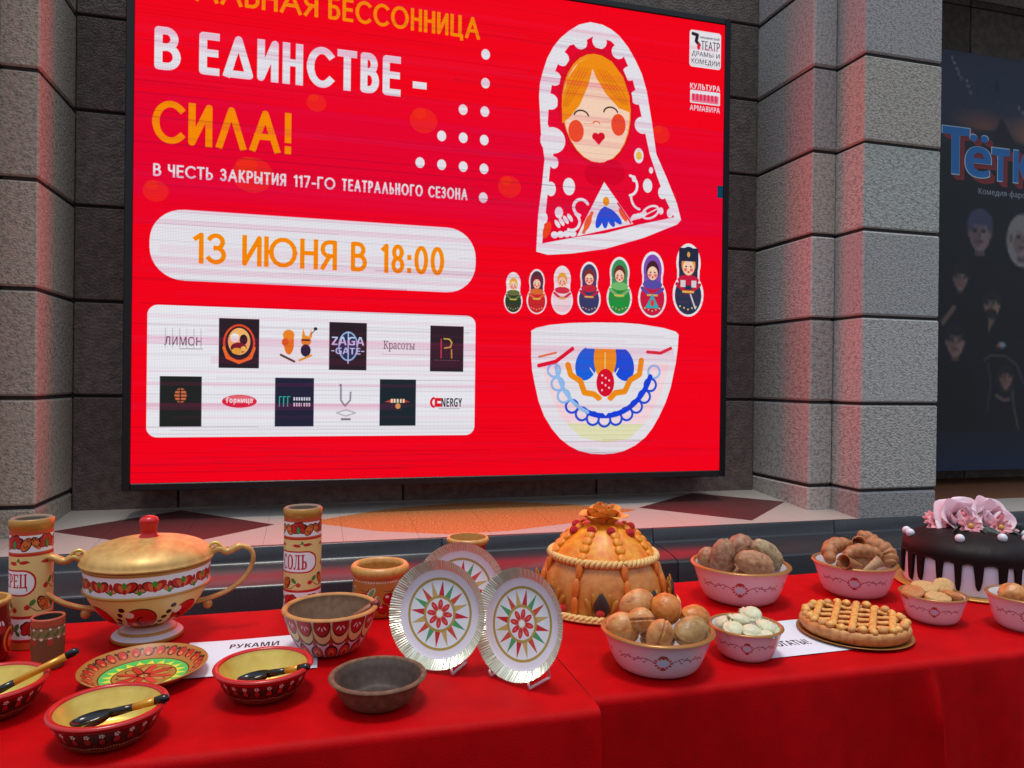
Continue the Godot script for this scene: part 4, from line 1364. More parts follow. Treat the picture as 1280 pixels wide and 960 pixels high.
func display():
	var zs := -4.7
	var d := thing("led_display", "large red outdoor display announcing the thirteenth of June, with opened nesting doll", "display", W(.9, .865, -4.85))
	var sz := Vector2(3.88, 3.225)
	var st := begin()
	var a := W(-1.04, .865, zs) - d.position
	var b := W(2.84, 4.09, zs) - d.position
	t3(st, Vector3(a.x, a.y, a.z), Vector3(a.x, b.y, a.z), Vector3(b.x, b.y, a.z), Vector2(0, 1), Vector2(0, 0), Vector2(1, 0))
	t3(st, Vector3(a.x, a.y, a.z), Vector3(b.x, b.y, a.z), Vector3(b.x, a.y, a.z), Vector2(0, 1), Vector2(1, 0), Vector2(1, 1))
	var m := M(C(3, 3, 4), .7)
	m.metallic_specular = .15
	m.emission_enabled = true
	m.emission_texture = screen_texture()
	m.emission = Color.BLACK
	m.emission_energy_multiplier = .78
	obj("screen_panel", fin(st), m, d)
	sblock(d, "cabinet", -1.06, 2.86, .845, 4.11, -4.95, zs - .004, mt.black, .004)
	sblock(d, "frame_bar", -1.085, -1.041, .82, 4.135, -4.9, zs + .012, mt.black, .004)
	sblock(d, "frame_bar", 2.841, 2.885, .82, 4.135, -4.9, zs + .012, mt.darkmetal, .004)
	sblock(d, "frame_bar", -1.04, 2.84, .82, .864, -4.9, zs + .011, mt.black, .004)
	sblock(d, "frame_bar", -1.04, 2.84, 4.091, 4.135, -4.9, zs + .011, mt.black, .004)
	for k in 3: sblock(d, "mounting_bracket", -.4 + k * 1.3, -.3 + k * 1.3, 1.0, 3.9, -4.998, -4.951, mt.darkmetal, .002)
	var al := AreaLight3D.new()
	al.name = "display_light"
	add_child(al)
	al.area_size = sz * K
	al.light_energy = LIGHT_E
	al.light_color = Color(1.0, .10, .14)
	al.area_range = 30.0
	al.shadow_enabled = true
	al.position = W(.9, 2.4775, zs + .02)
	al.rotation.y = PI
	# poster
	var p := thing("theatre_poster", "dark blue theatre poster with title letters and a cast in black", "poster", W(5.95, .79, -4.9))
	var pm := MT(poster_texture(), .55)
	st = begin()
	a = W(4.9, .79, -4.9) - p.position
	b = W(7.0, 4.29, -4.9) - p.position
	t3(st, Vector3(a.x, a.y, a.z), Vector3(a.x, b.y, a.z), Vector3(b.x, b.y, a.z), Vector2(0, 1), Vector2(0, 0), Vector2(1, 0))
	t3(st, Vector3(a.x, a.y, a.z), Vector3(b.x, b.y, a.z), Vector3(b.x, a.y, a.z), Vector2(0, 1), Vector2(1, 0), Vector2(1, 1))
	obj("print", fin(st), pm, p)
	sblock(p, "board", 4.895, 7.005, .785, 4.295, -4.94, -4.903, M(C(70, 72, 78), .4, .5), .003)
	for k in 2: sblock(p, "hanger", 5.3 + k * 1.3, 5.36 + k * 1.3, 1.2, 3.9, -5.199, -4.941, mt.darkmetal, .002)

# ------------------------------------------------------------------ tables
func cloth(n: String, label: String, x0: float, x1: float, zf: float, zb: float, top: float, sd: int, folds: Array):
	var nz := noise3(sd, 1.4)
	var path := []                        # z, y, how far down the drape
	for i in 5: path.append(Vector3(zb - .012, lerpf(.40, top - .012, i / 4.0), -1.0))
	path.append(Vector3(zb - .008, top - .003, 0))
	for i in 45: path.append(Vector3(lerpf(zb, zf - .018, i / 44.0), top, 0))
	for i in range(1, 6):
		var a := PI / 2 * i / 5.0
		path.append(Vector3(zf - .018 + .018 * sin(a), top - .018 + .018 * cos(a), 0))
	for i in range(1, 37): path.append(Vector3(zf, lerpf(top - .018, .012, i / 36.0), i / 36.0))
	var nx := int((x1 - x0) / .009)
	var rows := []
	for q in path:
		var r := PackedVector3Array()
		for j in nx + 1:
			var x := lerpf(x1, x0, j / float(nx))
			var z: float = q.x
			var y: float = q.y
			if q.z > 0:
				var f: float = q.z
				var e := 1.0 - exp(-f * 4.0)
				z += e * (.012 + .010 * nz.get_noise_2d(x * 4.0, f * .4) + .009 * sin(x * 9.0 + nz.get_noise_2d(x * 1.3, 5.0) * 4.0))
				for fo in folds: z += (f if fo.size() < 4 else minf(1.0, f * 7.0)) * fo[1] * exp(-pow((x - fo[0] - f * .03) / fo[2], 2))
			elif q.z == 0:
				# slack and the pressed creases of the folded cloth
				y += .0011 * nz.get_noise_2d(x * 4.0, z * 4.0) + .0005 * nz.get_noise_2d(x * 14.0, z * 3.0)
				var cx := fposmod(x + .13, .47) - .235
				y += .0009 * exp(-pow(cx / .006, 2.0)) + .0009 * exp(-pow((z - (zf + zb) / 2.0 - .03) / .006, 2.0))
			r.append(Vector3(x, y, z))
		rows.append(r)
	var st := begin()
	grid(st, rows)
	var o := obj(n, fin(st), mt.cloth)
	tag(o, label, "tablecloth", "red tablecloths")
	return o

func table(label: String, x0: float, x1: float, zf: float, zb: float, h: float):
	var t := thing("folding_table", label, "table", Vector3((x0 + x1) / 2, 0, (zf + zb) / 2), 0, "tables under the red cloths")
	var w := x1 - x0
	var d := zf - zb
	var top := obj("table_top", block(Vector3(w, .028, d), .004), mt.whitepaint, t)
	top.position.y = h - .016
	for sx in [-1, 1]:
		for sz in [-1, 1]:
			var l := obj("leg", tube([Vector3(0, 0, 0), Vector3(0, h - .031, 0)], [.014, .014], 10), mt.darkmetal, t)
			l.position = Vector3(sx * (w / 2 - .1), 0, sz * (d / 2 - .08))

# ------------------------------------------------------------------ wares
func bowl_mesh(r: float, h: float, rb: float, th: float, pw := .55, lip := 0.0, seg := 64, warp = null) -> ArrayMesh:
	var outer := []
	var inner := []
	for i in 15:
		var t := i / 14.0
		outer.append(Vector2(rb + (r - rb) * pow(t, pw) + lip * pow(t, 10.0), h * t))
	for i in 15:
		var t := 1.0 - i / 14.0
		inner.append(Vector2(maxf(.0, rb * .94 + (r - rb) * pow(t, pw) + lip * pow(t, 10.0) - th), h * t if t > .12 else h * .12 * .9 + h * .02 * t))
	var floor_ := [inner[-1], Vector2(inner[-1].x * .5, h * .1), Vector2(0, h * .1)]
	var e: Vector2 = outer[-1]
	var f: Vector2 = inner[0]
	var mid := (e + f) / 2
	var rr := (e.x - f.x) / 2
	var rim := []
	for i in 7:
		var a := PI * i / 6.0
		rim.append(mid + Vector2(cos(a) * rr * 1.25, sin(a) * rr * .9))
	outer[-1] = rim[0]
	inner[0] = rim[-1]
	return lathe([[Vector2(0, .0005), Vector2(rb * .97, .0005), Vector2(rb, h * .0)], outer, rim, inner, floor_], seg, warp)

func ware(n: String, label: String, cat: String, mesh: Mesh, mats: Array, at: Vector3, turn := 0.0, group := "") -> MeshInstance3D:
	var o := obj(n, mesh, mats)
	o.position = at
	o.rotation.y = turn
	tag(o, label, cat, group)
	return o

func canister(label: String, word: String, at: Vector3, r: float, h: float, turn: float):
	var t := thing("painted_canister", label, "canister", at, turn, "tall painted canisters")
	var m := lathe([[Vector2(0, 0), Vector2(r, 0)], [Vector2(r, 0), Vector2(r, h * .33), Vector2(r, h * .66), Vector2(r, h - .004)], [Vector2(r, h - .004), Vector2(r - .002, h), Vector2(r - .008, h), Vector2(r - .01, h - .004)], [Vector2(r - .01, h - .004), Vector2(r - .01, .02), Vector2(0, .02)]], 64)
	obj("body", m, [mt.rawwood, MT(canister_texture(word), .35), mt.canin, mt.canin], t)
	var g := lathe([[Vector2(r, h - .024), Vector2(r + .0016, h - .022), Vector2(r + .0016, h - .002), Vector2(r, h - .0005)]], 64)
	obj("rim_band", g, mt.goldrim, t)

func tureen():
	var t := thing("tureen", "large painted lidded tureen with gold lid, red knob and two handles", "tureen", Vector3(-.392, .7525, -1.966), deg_to_rad(4))
	var tt := tureen_textures()
	var lo := []
	for i in 11:
		var q := i / 10.0
		lo.append(Vector2(.036 + .101 * pow(q, .36), .040 + .084 * q))
	var body := lathe([lo, [Vector2(.137, .124), Vector2(.1425, .126), Vector2(.1435, .129), Vector2(.140, .132)], [Vector2(.140, .132), Vector2(.141, .155), Vector2(.1425, .178)], [Vector2(.1425, .178), Vector2(.1445, .181), Vector2(.1445, .185), Vector2(.141, .187), Vector2(.135, .187)], [Vector2(.135, .187), Vector2(.132, .14), Vector2(.1, .075), Vector2(0, .062)]], 72)
	var ma := MT(tt[0], .35)
	var mb := MT(tt[1], .3)
	obj("bowl", body, [ma, mt.goldrim, mb, mt.goldrim, mt.gold], t)
	obj("foot", lathe([[Vector2(0, 0), Vector2(.08, 0)], [Vector2(.08, 0), Vector2(.082, .004), Vector2(.08, .009)], [Vector2(.08, .009), Vector2(.074, .014), Vector2(.066, .017)], [Vector2(.066, .017), Vector2(.066, .021), Vector2(.062, .023)], [Vector2(.062, .023), Vector2(.05, .029), Vector2(.042, .031)], [Vector2(.042, .031), Vector2(.03, .036), Vector2(.026, .04), Vector2(.032, .048)]], 56), [mt.goldrim, mt.goldrim, mt.whitepaint, mt.goldrim, mt.whitepaint, mt.rawwood], t)
	var lp := [Vector2(.134, .188), Vector2(.149, .1885), Vector2(.151, .191), Vector2(.149, .194)]
	for i in 13:
		var a := PI / 2 * i / 12.0
		lp.append(Vector2(.148 * cos(a), .195 + .05 * sin(a)))
	var lid := obj("lid", lathe([lp], 72), mt.lid, t)
	obj("knob", lathe([[Vector2(.022, .2425), Vector2(.022, .246), Vector2(.019, .249), Vector2(.0178, .258), Vector2(.0195, .272), Vector2(.0212, .278), Vector2(.0222, .284), Vector2(.019, .291), Vector2(.011, .295), Vector2(0, .2955)]], 32), mt.knobred, lid)
	for s in [-1.0, 1.0]:
		var c := curve([Vector3(s * .138, .190, 0), Vector3(s * .160, .205, 0), Vector3(s * .182, .196, 0), Vector3(s * .212, .208, 0), Vector3(s * .238, .196, 0), Vector3(s * .243, .168, 0), Vector3(s * .226, .130, 0), Vector3(s * .190, .100, 0), Vector3(s * .150, .083, 0), Vector3(s * .108, .074, 0)], 40)
		var rad := []
		for i in 41: rad.append(.0085 + .003 * absf(sin(i * .16)) if i < 14 else .0075)
		obj("handle", tube(c, rad, 12, .8), mt.lid, t)
		var sc := []
		for i in 25:
			var a := i / 24.0 * TAU * 1.3
			var rr := .016 * (1.0 - i / 30.0)
			sc.append(Vector3(s * (.150 + cos(a) * rr), .207 + sin(a) * rr, .004))
		var r2 := []
		for i in 25: r2.append(.0042)
		obj("scroll", tube(sc, r2, 8), mt.gold, t)
		obj("scroll", blob(func(d): return Vector3(s * .136, .066, 0) + d * Vector3(.011, .012, .009)), mt.ochre, t)

func spoon(label: String, tip: Vector3, bowlc: Vector3, flower: bool):
	# lies from the bowl of the spoon to the end of its handle
	var t := thing("painted_spoon", label, "spoon", bowlc)
	var d := tip - bowlc
	var ax := d.normalized()
	var flat_ := Vector3(ax.x, 0, ax.z).normalized()
	var side := Vector3.UP.cross(ax).normalized()
	var up := ax.cross(side).normalized()
	var sp := blob(func(q: Vector3):
		var w: Vector3 = ax * (q.x * .036) + side * (q.z * .0225 * (1.0 - .12 * q.x))
		var rr := clampf(1.0 - q.x * q.x - q.z * q.z, 0.0, 1.0)
		var h := .004 - .018 * sqrt(rr)
		if q.y > 0: h = .005 - .013 * sqrt(rr)
		return w + up * h, 32, 20)
	obj("spoon_bowl", sp, mt.blacklac, t)
	var L := d.length()
	obj("neck", tube([ax * .032, ax * .05, ax * .072], [.008, .0074, .0062], 12), mt.blacklac, t)
	obj("handle", tube([ax * .0705, ax * (.07 + (L - .09) * .5), ax * (L - .022)], [.0064, .0068, .007], 12), mt.spoongold, t)
	obj("handle_end", tube([ax * (L - .0225), ax * (L - .008), ax * L], [.0073, .0084, .0062], 12), mt.blacklac, t)
	if flower:
		for k in 5:
			var pc := Vector2(.010 * cos(k * 1.2566), .008 * sin(k * 1.2566))
			var p := blob(func(q: Vector3):
				var e := Vector2(pc.x * 1.2 + q.x * .0065, pc.y * 1.2 + q.z * .004)
				var rr := clampf(1.0 - pow(e.x / .04, 2.0) - pow(e.y / .0245, 2.0), 0.0, 1.0)
				return ax * e.x + side * e.y + up * (.0054 - .013 * sqrt(rr) + q.y * .0006), 12, 8)
			obj("painted_petal", p, mt.redlac if k % 2 == 0 else mt.spoongold, t)

func sun_plate(label: String, c: Vector3, turn: float, tilt: float):
	# a card plate leaning back on two small feet; c is its centre
	var R := .117
	var t := thing("sun_plate", label, "plate", Vector3(c.x, .7525, c.z), turn, "card plates with a printed sun")
	var b := Basis(Vector3.RIGHT, -tilt)
	var o := Vector3(0, c.y - .7525, 0)
	var put := func(x: float, y: float, z: float) -> Vector3: return o + b * Vector3(x, y, z)
	var st := begin()
	var n := 96
	var r0 := R * .82
	for i in n:
		var a0 := TAU * i / n
		var a1 := TAU * (i + 1) / n
		for ring in [[0.0, .6], [.6, .93], [.93, 1.0]]:
			var za: float = .004 * smoothstep(.9, 1.0, ring[0])
			var zb: float = .004 * smoothstep(.9, 1.0, ring[1])
			var q := []
			for e in [[ring[0], a0, za], [ring[0], a1, za], [ring[1], a1, zb], [ring[1], a0, zb]]:
				q.append([put.call(sin(e[1]) * r0 * e[0], cos(e[1]) * r0 * e[0], e[2]), Vector2(.5 + sin(e[1]) * .5 * e[0], .5 - cos(e[1]) * .5 * e[0])])
			t3(st, q[0][0], q[3][0], q[2][0], q[0][1], q[3][1], q[2][1])
			t3(st, q[0][0], q[2][0], q[1][0], q[0][1], q[2][1], q[1][1])
	obj("face", fin(st), mt.sun, t)
	# pleated foil border that flares forward
	st = begin()
	st.set_smooth_group(-1)
	var pl := 124
	var amp := PackedFloat32Array()
	rng.seed = int(c.x * 1000)
	for i in pl * 2: amp.append((.0026 if i % 2 else -.0026) * rng.randf_range(.35, 1.5))
	for i in pl * 2:
		var a0 := TAU * i / (pl * 2)
		var a1 := TAU * (i + 1) / (pl * 2)
		var za0 := amp[i]
		var za1 := amp[(i + 1) % (pl * 2)]
		var q0: Vector3 = put.call(sin(a0) * r0, cos(a0) * r0, .004 + za0 * .3)
		var q1: Vector3 = put.call(sin(a1) * r0, cos(a1) * r0, .004 + za1 * .3)
		var q2: Vector3 = put.call(sin(a1) * R, cos(a1) * R, .019 + za1 * .7)
		var q3: Vector3 = put.call(sin(a0) * R, cos(a0) * R, .019 + za0 * .7)
		t3(st, q0, q3, q2)
		t3(st, q0, q2, q1)
	obj("foil_border", fin(st), mt.foil, t)
	for s in [-1.0, 1.0]:
		var f := begin()
		var low: Vector3 = put.call(s * .052, -R * .86, -.004)
		tube_into(f, [Vector3(low.x, 0.003, low.z - .05), Vector3(low.x, .003, low.z + .022), Vector3(low.x, .016, low.z + .026)], [.003, .003, .0024], 8)
		tube_into(f, [Vector3(low.x, .003, low.z - .05), put.call(s * .045, R * .1, -.006)], [.003, .003], 8)
		obj("stand_foot", fin(f), mt.card, t)

# ------------------------------------------------------------------ baking
func nut_cake(label: String, at: Vector3, sx: float, sy: float, m, rot: Vector3, sd: int):
	var nz := noise3(sd, 2.2)
	var me := blob(func(d: Vector3):
		var g := 1.0 - .11 * exp(-pow(d.y / .06, 2.0)) + .03 * exp(-pow((absf(d.y) - .16) / .09, 2.0)) + .03 * nz.get_noise_3dv(d) + .015 * nz.get_noise_3dv(d * 3.5)
		return Vector3(d.x * sx, d.y * sy, d.z * minf(sx, sy) * 1.05) * g, 30, 40)
	var o := obj("filled_biscuit", me, m)
	o.position = at
	o.rotation = rot
	tag(o, label, "biscuit", "filled biscuits in the front bowl")

func bun(label: String, at: Vector3, s: Vector3, m, rot: Vector3, sd: int, group: String, pinch := true):
	var nz := noise3(sd, 1.8)
	var me := blob(func(d: Vector3):
		var g := 1.0 + .10 * nz.get_noise_3dv(d) + .03 * nz.get_noise_3dv(d * 3.0)
		if pinch:
			g += .07 * exp(-pow(d.y / .1, 2.0)) * smoothstep(-.2, .5, d.x)
			g -= .05 * exp(-pow((d.y - .16) / .1, 2.0)) * smoothstep(-.2, .5, d.x)
		return d * s * g, 30, 22)
	var o := obj("bun", me, m)
	o.position = at
	o.rotation = rot
	tag(o, label, "bun", group)

func dumpling(label: String, at: Vector3, s: float, rot: Vector3, sd: int):
	var nz := noise3(sd, 2.0)
	var me := blob(func(d: Vector3):
		var phi := atan2(d.z, d.x)
		var edge := exp(-pow(d.y / .13, 2.0)) * smoothstep(-.35, .2, d.x)
		var g := 1.0 + .06 * nz.get_noise_3dv(d) + edge * (.42 + .08 * sin(phi * 17.0))
		return Vector3(d.x * 1.0, d.y * .62 + edge * .14 * sin(phi * 17.0 + 1.0), d.z * 1.12) * s * g, 40, 24)
	var o := obj("dumpling", me, mt.dumpling)
	o.position = at
	o.rotation = rot
	tag(o, label, "dumpling", "pale dumplings in the small bowl")

func twist_roll(label: String, ctrl: Array, R: float, m, sd: int):
	var pts := curve(ctrl, 40)
	var rad := []
	for i in 41:
		var t := i / 40.0
		var seg := fposmod(t * 5.5, 1.0)
		rad.append(R * (.35 + .65 * pow(sin(PI * clampf(t, .03, .97)), .55)) * (.86 + .16 * sin(PI * pow(seg, .6))))
	var c: Vector3 = pts[20]
	var q := []
	for p in pts: q.append(p - c)
	var o := obj("crescent_roll", tube(q, rad, 20), m)
	o.position = c
	tag(o, label, "roll", "rolls in the pink bowl")

func cone_roll(label: String, at: Vector3, len: float, r: float, m, rot: Vector3):
	# a rolled sheet of dough, open at the wide end
	var st := begin()
	var rows := []
	for i in 9:
		var t := i / 8.0
		var row := PackedVector3Array()
		for j in 45:
			var a := j / 44.0 * TAU * 1.35
			var rr := r * (.28 + .72 * t) * (1.0 - .16 * j / 44.0)
			row.append(Vector3(cos(-a) * rr, len * (t - .5) - (.1 * len * sin(a * .5) if i == 8 else 0.0), sin(-a) * rr))
		rows.append(row)
	grid(st, rows)
	var th := []
	for row in rows:
		var q := PackedVector3Array()
		for p in row: q.append(Vector3(p.x * .86, p.y, p.z * .86))
		th.append(q)
	th.reverse()
	th.push_front(rows[-1])
	grid(st, th)
	var o := obj("cone_roll", fin(st), m)
	o.position = at
	o.rotation = rot
	tag(o, label, "roll", "rolls in the pink bowl")

func flat_cookie(label: String, at: Vector3, sx: float, sz: float, rot: Vector3, sd: int, m):
	var nz := noise3(sd, 2.0)
	var me := blob(func(d: Vector3):
		var g := 1.0 + .06 * nz.get_noise_3dv(d * 1.4)
		var y := signf(d.y) * pow(absf(d.y), .6) * .011 - .0025 * exp(-pow(d.y / .12, 2.0)) * 0.0
		g -= .04 * exp(-pow(d.y / .1, 2.0))
		return Vector3(d.x * sx * g, y * g, d.z * sz * g), 30, 16)
	var o := obj("cookie", me, m)
	o.position = at
	o.rotation = rot
	tag(o, label, "cookie", "flat cookies in the small bowl")

func petal_mesh(w: float, h: float, curl: float, cup: float, thick: float) -> ArrayMesh:
	# grows up along y from the origin, bends out along +z
	var st := begin()
	for side in 2:
		var rows := []
		for i in 8:
			var t := i / 7.0
			var row := PackedVector3Array()
			var hw := w * (.45 + .55 * sin(PI * (.12 + .62 * pow(t, .8))))
			for j in 7:
				var s := (j / 6.0 - .5) * 2.0
				if side == 1: s = -s
				var z := curl * h * pow(t, 2.4) - cup * s * s * w + .05 * h * sin(s * 4.0 + t * 3.0) * t
				row.append(Vector3(s * hw, h * t * (1.0 - .30 * s * s * t * t), z + (thick if side == 0 else 0.0)))
			rows.append(row)
		grid(st, rows)
	return fin(st)

func rose(n: String, parent: Node3D, at: Vector3, r: float, face: Basis, mats: Array, heart, sd: int):
	var core := obj(n, blob(func(d: Vector3): return d * Vector3(r * .26, r * .5, r * .26) + Vector3(0, r * .45, 0), 16, 10), heart, parent)
	core.position = at
	core.basis = face
	rng.seed = sd
	var me := [petal_mesh(r * .40, r * .92, -.05, .6, r * .04), petal_mesh(r * .58, r * .95, .10, .5, r * .04), petal_mesh(r * .74, r * .92, .30, .42, r * .04), petal_mesh(r * .80, r * .84, .55, .3, r * .04)]
	for ring in 4:
		var cnt: int = [2, 3, 4, 5][ring]
		for k in cnt:
			var p := obj("petal", me[ring], mats[(k + ring) % mats.size()], core)
			var a := TAU * (k + rng.randf() * .3) / cnt + ring * .7
			var off: float = r * [.20, .34, .46, .50][ring]
			p.position = Vector3(sin(a) * off, r * [.10, .04, -.02, -.04][ring], cos(a) * off)
			p.rotation = Vector3([-.02, .06, .22, .45][ring] + rng.randf_range(-.06, .06), a, 0)

func daisy(parent: Node3D, at: Vector3, r: float, face: Basis, sd: int):
	var core := obj("small_flower", blob(func(d: Vector3): return d * Vector3(r * .26, r * .2, r * .26) + Vector3(0, r * .3, 0), 12, 8), mt.stamen, parent)
	core.position = at
	core.basis = face
	rng.seed = sd
	var me := petal_mesh(r * .26, r * .92, .25, .3, r * .03)
	for ring in 2:
		for k in 9:
			var p := obj("petal", me, [mt.pinkflower, mt.pinkflower2][(k + ring) % 2], core)
			var a := TAU * (k + ring * .5 + rng.randf() * .3) / 9
			p.position = Vector3(sin(a), 0, cos(a)) * r * .12 + Vector3(0, r * .06 * (1 - ring), 0)
			p.rotation = Vector3([.75, 1.15][ring] + rng.randf_range(-.1, .1), a, 0)

func leaf_part(parent: Node3D, at: Vector3, w: float, h: float, b: Basis, m):
	var o := obj("leaf", petal_mesh(w, h, .12, .25, .0012), m, parent)
	o.position = at
	o.basis = b

func aim(dir: Vector3, spin := 0.0) -> Basis:
	var q := Quaternion(Vector3.UP, dir.normalized())
	return Basis(q) * Basis(Vector3.UP, spin)

func festive_loaf():
	var P := Vector3(.815, .7525, -1.975)
	var pl := thing("braided_tray", "round golden braided tray under the festive loaf", "tray", P)
	obj("disc", lathe([[Vector2(0, 0), Vector2(.205, 0), Vector2(.224, .004), Vector2(.224, .009), Vector2(.21, .0115), Vector2(0, .0115)]], 64), mt.braid, pl)
	for s in 2: obj("braid", ring_braid(.214, .011, .007, 44, s), mt.braid, pl)
	P.y += .012
	var t := thing("festive_loaf", "domed festive loaf with orange top, dough rose and red berries", "loaf", P)
	var lo := []
	for i in 17:
		var q := i / 16.0
		lo.append(Vector2(.180 + .010 * sin(PI * q) - .040 * pow(q, 1.5), .135 * q))
	var bulge := func(p: Vector3) -> Vector3:
		var a := atan2(p.x, p.z)
		var g := 1.0 + .028 * absf(cos((a + .40) * 4.0)) - .01
		return Vector3(p.x * g, p.y, p.z * g)
	obj("body", lathe([[Vector2(0, 0), Vector2(.180, 0)], lo, [Vector2(.138, .135), Vector2(0, .136)]], 96, bulge), mt.tan, t)
	var up := []
	for i in 17:
		var q := i / 16.0
		up.append(Vector2(.150 * (1.0 - .64 * pow(q, 1.05)), .134 + .084 * q + .010 * sin(PI * q)))
	up.append(Vector2(0, .220))
	obj("top_crust", lathe([[Vector2(.146, .128), up[0]], up], 96, bulge), mt.yolk, t)
	for s in 2: obj("braid", ring_braid(.151, .131, .0082, 34, s), mt.braid, t)
	for k in 8:
		var a := TAU * (k + .5) / 8 - .40
		var d := Vector3(sin(a), 0, cos(a))
		# ribs of the lower part: three long lozenges
		for j in 3:
			var y: float = [.022, .068, .112][j]
			var rr := .185 + .010 * sin(PI * y / .135) - .040 * pow(y / .135, 1.5)
			var rib := obj("rib_piece", blob(func(q: Vector3): return q * Vector3(.0105, .0275, .0085), 14, 10), mt.orange, t)
			rib.position = d * rr + Vector3(0, y, 0)
			rib.basis = aim(Vector3(-d.x * .28 * (y / .135), 1, -d.z * .28 * (y / .135)), a)
		# ribs of the upper part
		for j in 5:
			var q := (j + .5) / 5.6
			var rr := .150 * (1.0 - .64 * pow(q, 1.05))
			var y := .135 + .084 * q + .010 * sin(PI * q)
			var rib := obj("rib_piece", blob(func(e: Vector3): return e * Vector3(.015, .0145, .009), 14, 10), mt.yolk, t)
			rib.position = d * rr + Vector3(0, y, 0)
			rib.basis = aim(Vector3(-d.x, .95, -d.z), a)
		# leaf ornament between the ribs
		var a2 := TAU * k / 8 - .40
		var d2 := Vector3(sin(a2), 0, cos(a2))
		for j in 5:
			var off := (j - 2) * .017
			var pt := obj("dough_leaf", blob(func(q: Vector3): return q * Vector3(.009, .034 - absf(j - 2) * .006, .006), 12, 10), mt.petalgold, t)
			var tn := Vector3(d2.z, 0, -d2.x)
			pt.position = d2 * (.194 - .003 * absf(j - 2)) + tn * off + Vector3(0, .044 - absf(j - 2) * .008, 0)
			pt.basis = aim(Vector3(tn.x * off * 14, 1, tn.z * off * 14) - d2 * .06, a2)
		var dk := obj("dark_leaf", blob(func(q: Vector3): return Vector3(q.x * .022 * (1.0 - .6 * clampf(q.y, 0, 1)), q.y * .034, q.z * .008), 14, 12), mt.cocoa, t)
		dk.position = d2 * .198 + Vector3(0, .034, 0)
		dk.basis = aim(Vector3(-d2.x * .05, 1, -d2.z * .05), a2)
		for e in [-.13, .12]:
			var bp := Vector3(sin(a2 + e + .12), 0, cos(a2 + e + .12)) * .201
			berry(t, bp + Vector3(0, .013, 0), .0125)
	for k in 9:
		var a := TAU * k / 9 - .1
		berry(t, Vector3(sin(a) * (.080 + .012 * (k % 2)), .207 - .007 * (k % 2), cos(a) * (.080 + .012 * (k % 2))), .0130)
	rose("dough_rose", t, Vector3(0, .217, 0), .058, Basis(), [mt.rosedough], mt.roseheart, 5)

func berry(t: Node3D, at: Vector3, r: float):
	if not tx.has("berry"):
		var nz := noise3(8, 6.0)
		tx.berry = blob(func(d: Vector3): return d * (1.0 + .12 * nz.get_noise_3dv(d)), 16, 12)
	var o := obj("berry", tx.berry, mt.berry, t)
	o.position = at
	o.scale = Vector3.ONE * r

func ring_braid(R: float, y: float, r: float, turns: int, s: int) -> ArrayMesh:
	var pts := []
	var rad := []
	var n := turns * 8
	for i in n + 1:
		var a := TAU * i / n
		var ph := a * turns + PI * s
		pts.append(Vector3(sin(a) * (R + cos(ph) * r * .75), y + sin(ph) * r * .75, cos(a) * (R + cos(ph) * r * .75)))
		rad.append(r * .8)
	return tube(pts, rad, 8)

func lattice_pie():
	var P := Vector3(1.347, .7525, -1.574)
	var tr := obj("pie_plate", lathe([[Vector2(0, 0), Vector2(.118, 0), Vector2(.137, .006), Vector2(.139, .0075), Vector2(.136, .008), Vector2(.116, .003), Vector2(0, .003)]], 64), mt.enamelrim)
	tr.position = P
	tag(tr, "thin gold-edged plate under the lattice pie", "plate")
	P.y += .0045
	var t := thing("lattice_pie", "golden round pie with a plaited lattice top beside the right card", "pie", P, -.75)
	var nz := noise3(4, 9.0)
	obj("crust", lathe([[Vector2(0, 0), Vector2(.112, .0), Vector2(.126, .006), Vector2(.132, .018), Vector2(.131, .030), Vector2(.125, .036), Vector2(.118, .034), Vector2(.113, .028)]], 72, func(p: Vector3): return p * (1.0 + .03 * nz.get_noise_3dv(p * 3.0))), mt.crust, t)
	obj("filling", lathe([[Vector2(.114, .026), Vector2(.06, .029), Vector2(0, .029)]], 48), mt.jam, t)
	for dir in 2:
		for k in 5:
			var x := (k - 2.0) * .044
			var half := sqrt(maxf(.0, .116 * .116 - x * x))
			var pts := []
			var rad := []
			for i in 25:
				var q := lerpf(-half, half, i / 24.0)
				pts.append(Vector3(x, .0395 + .0018 * sin(i * 1.1), q) if dir == 0 else Vector3(q, .0325 + .0015 * sin(i * 1.3), x))
				rad.append((.0086 if dir == 0 else .0076) + .0011 * sin(i * 1.9 + k) + .0012 * nz.get_noise_2d(i * .6, k * 9.0 + dir * 50.0))
			obj("lattice_strip", tube(pts, rad, 12, .7), mt.lattice, t)
	for k in 30:
		var a := TAU * k / 30
		var b := obj("dough_ball", blob(func(d: Vector3): return d * Vector3(.0105, .009, .0105) * (1.0 + .12 * nz.get_noise_3dv(d * .3 + Vector3(k, 0, 0))), 12, 8), mt.lattice if k % 3 else mt.crust, t)
		b.position = Vector3(sin(a) * (.119 - .004 * (k % 2)), .040 + .002 * sin(k * 2.3), cos(a) * (.119 - .004 * (k % 2)))
		b.scale = Vector3.ONE * (.9 + .22 * absf(sin(k * 1.7)))

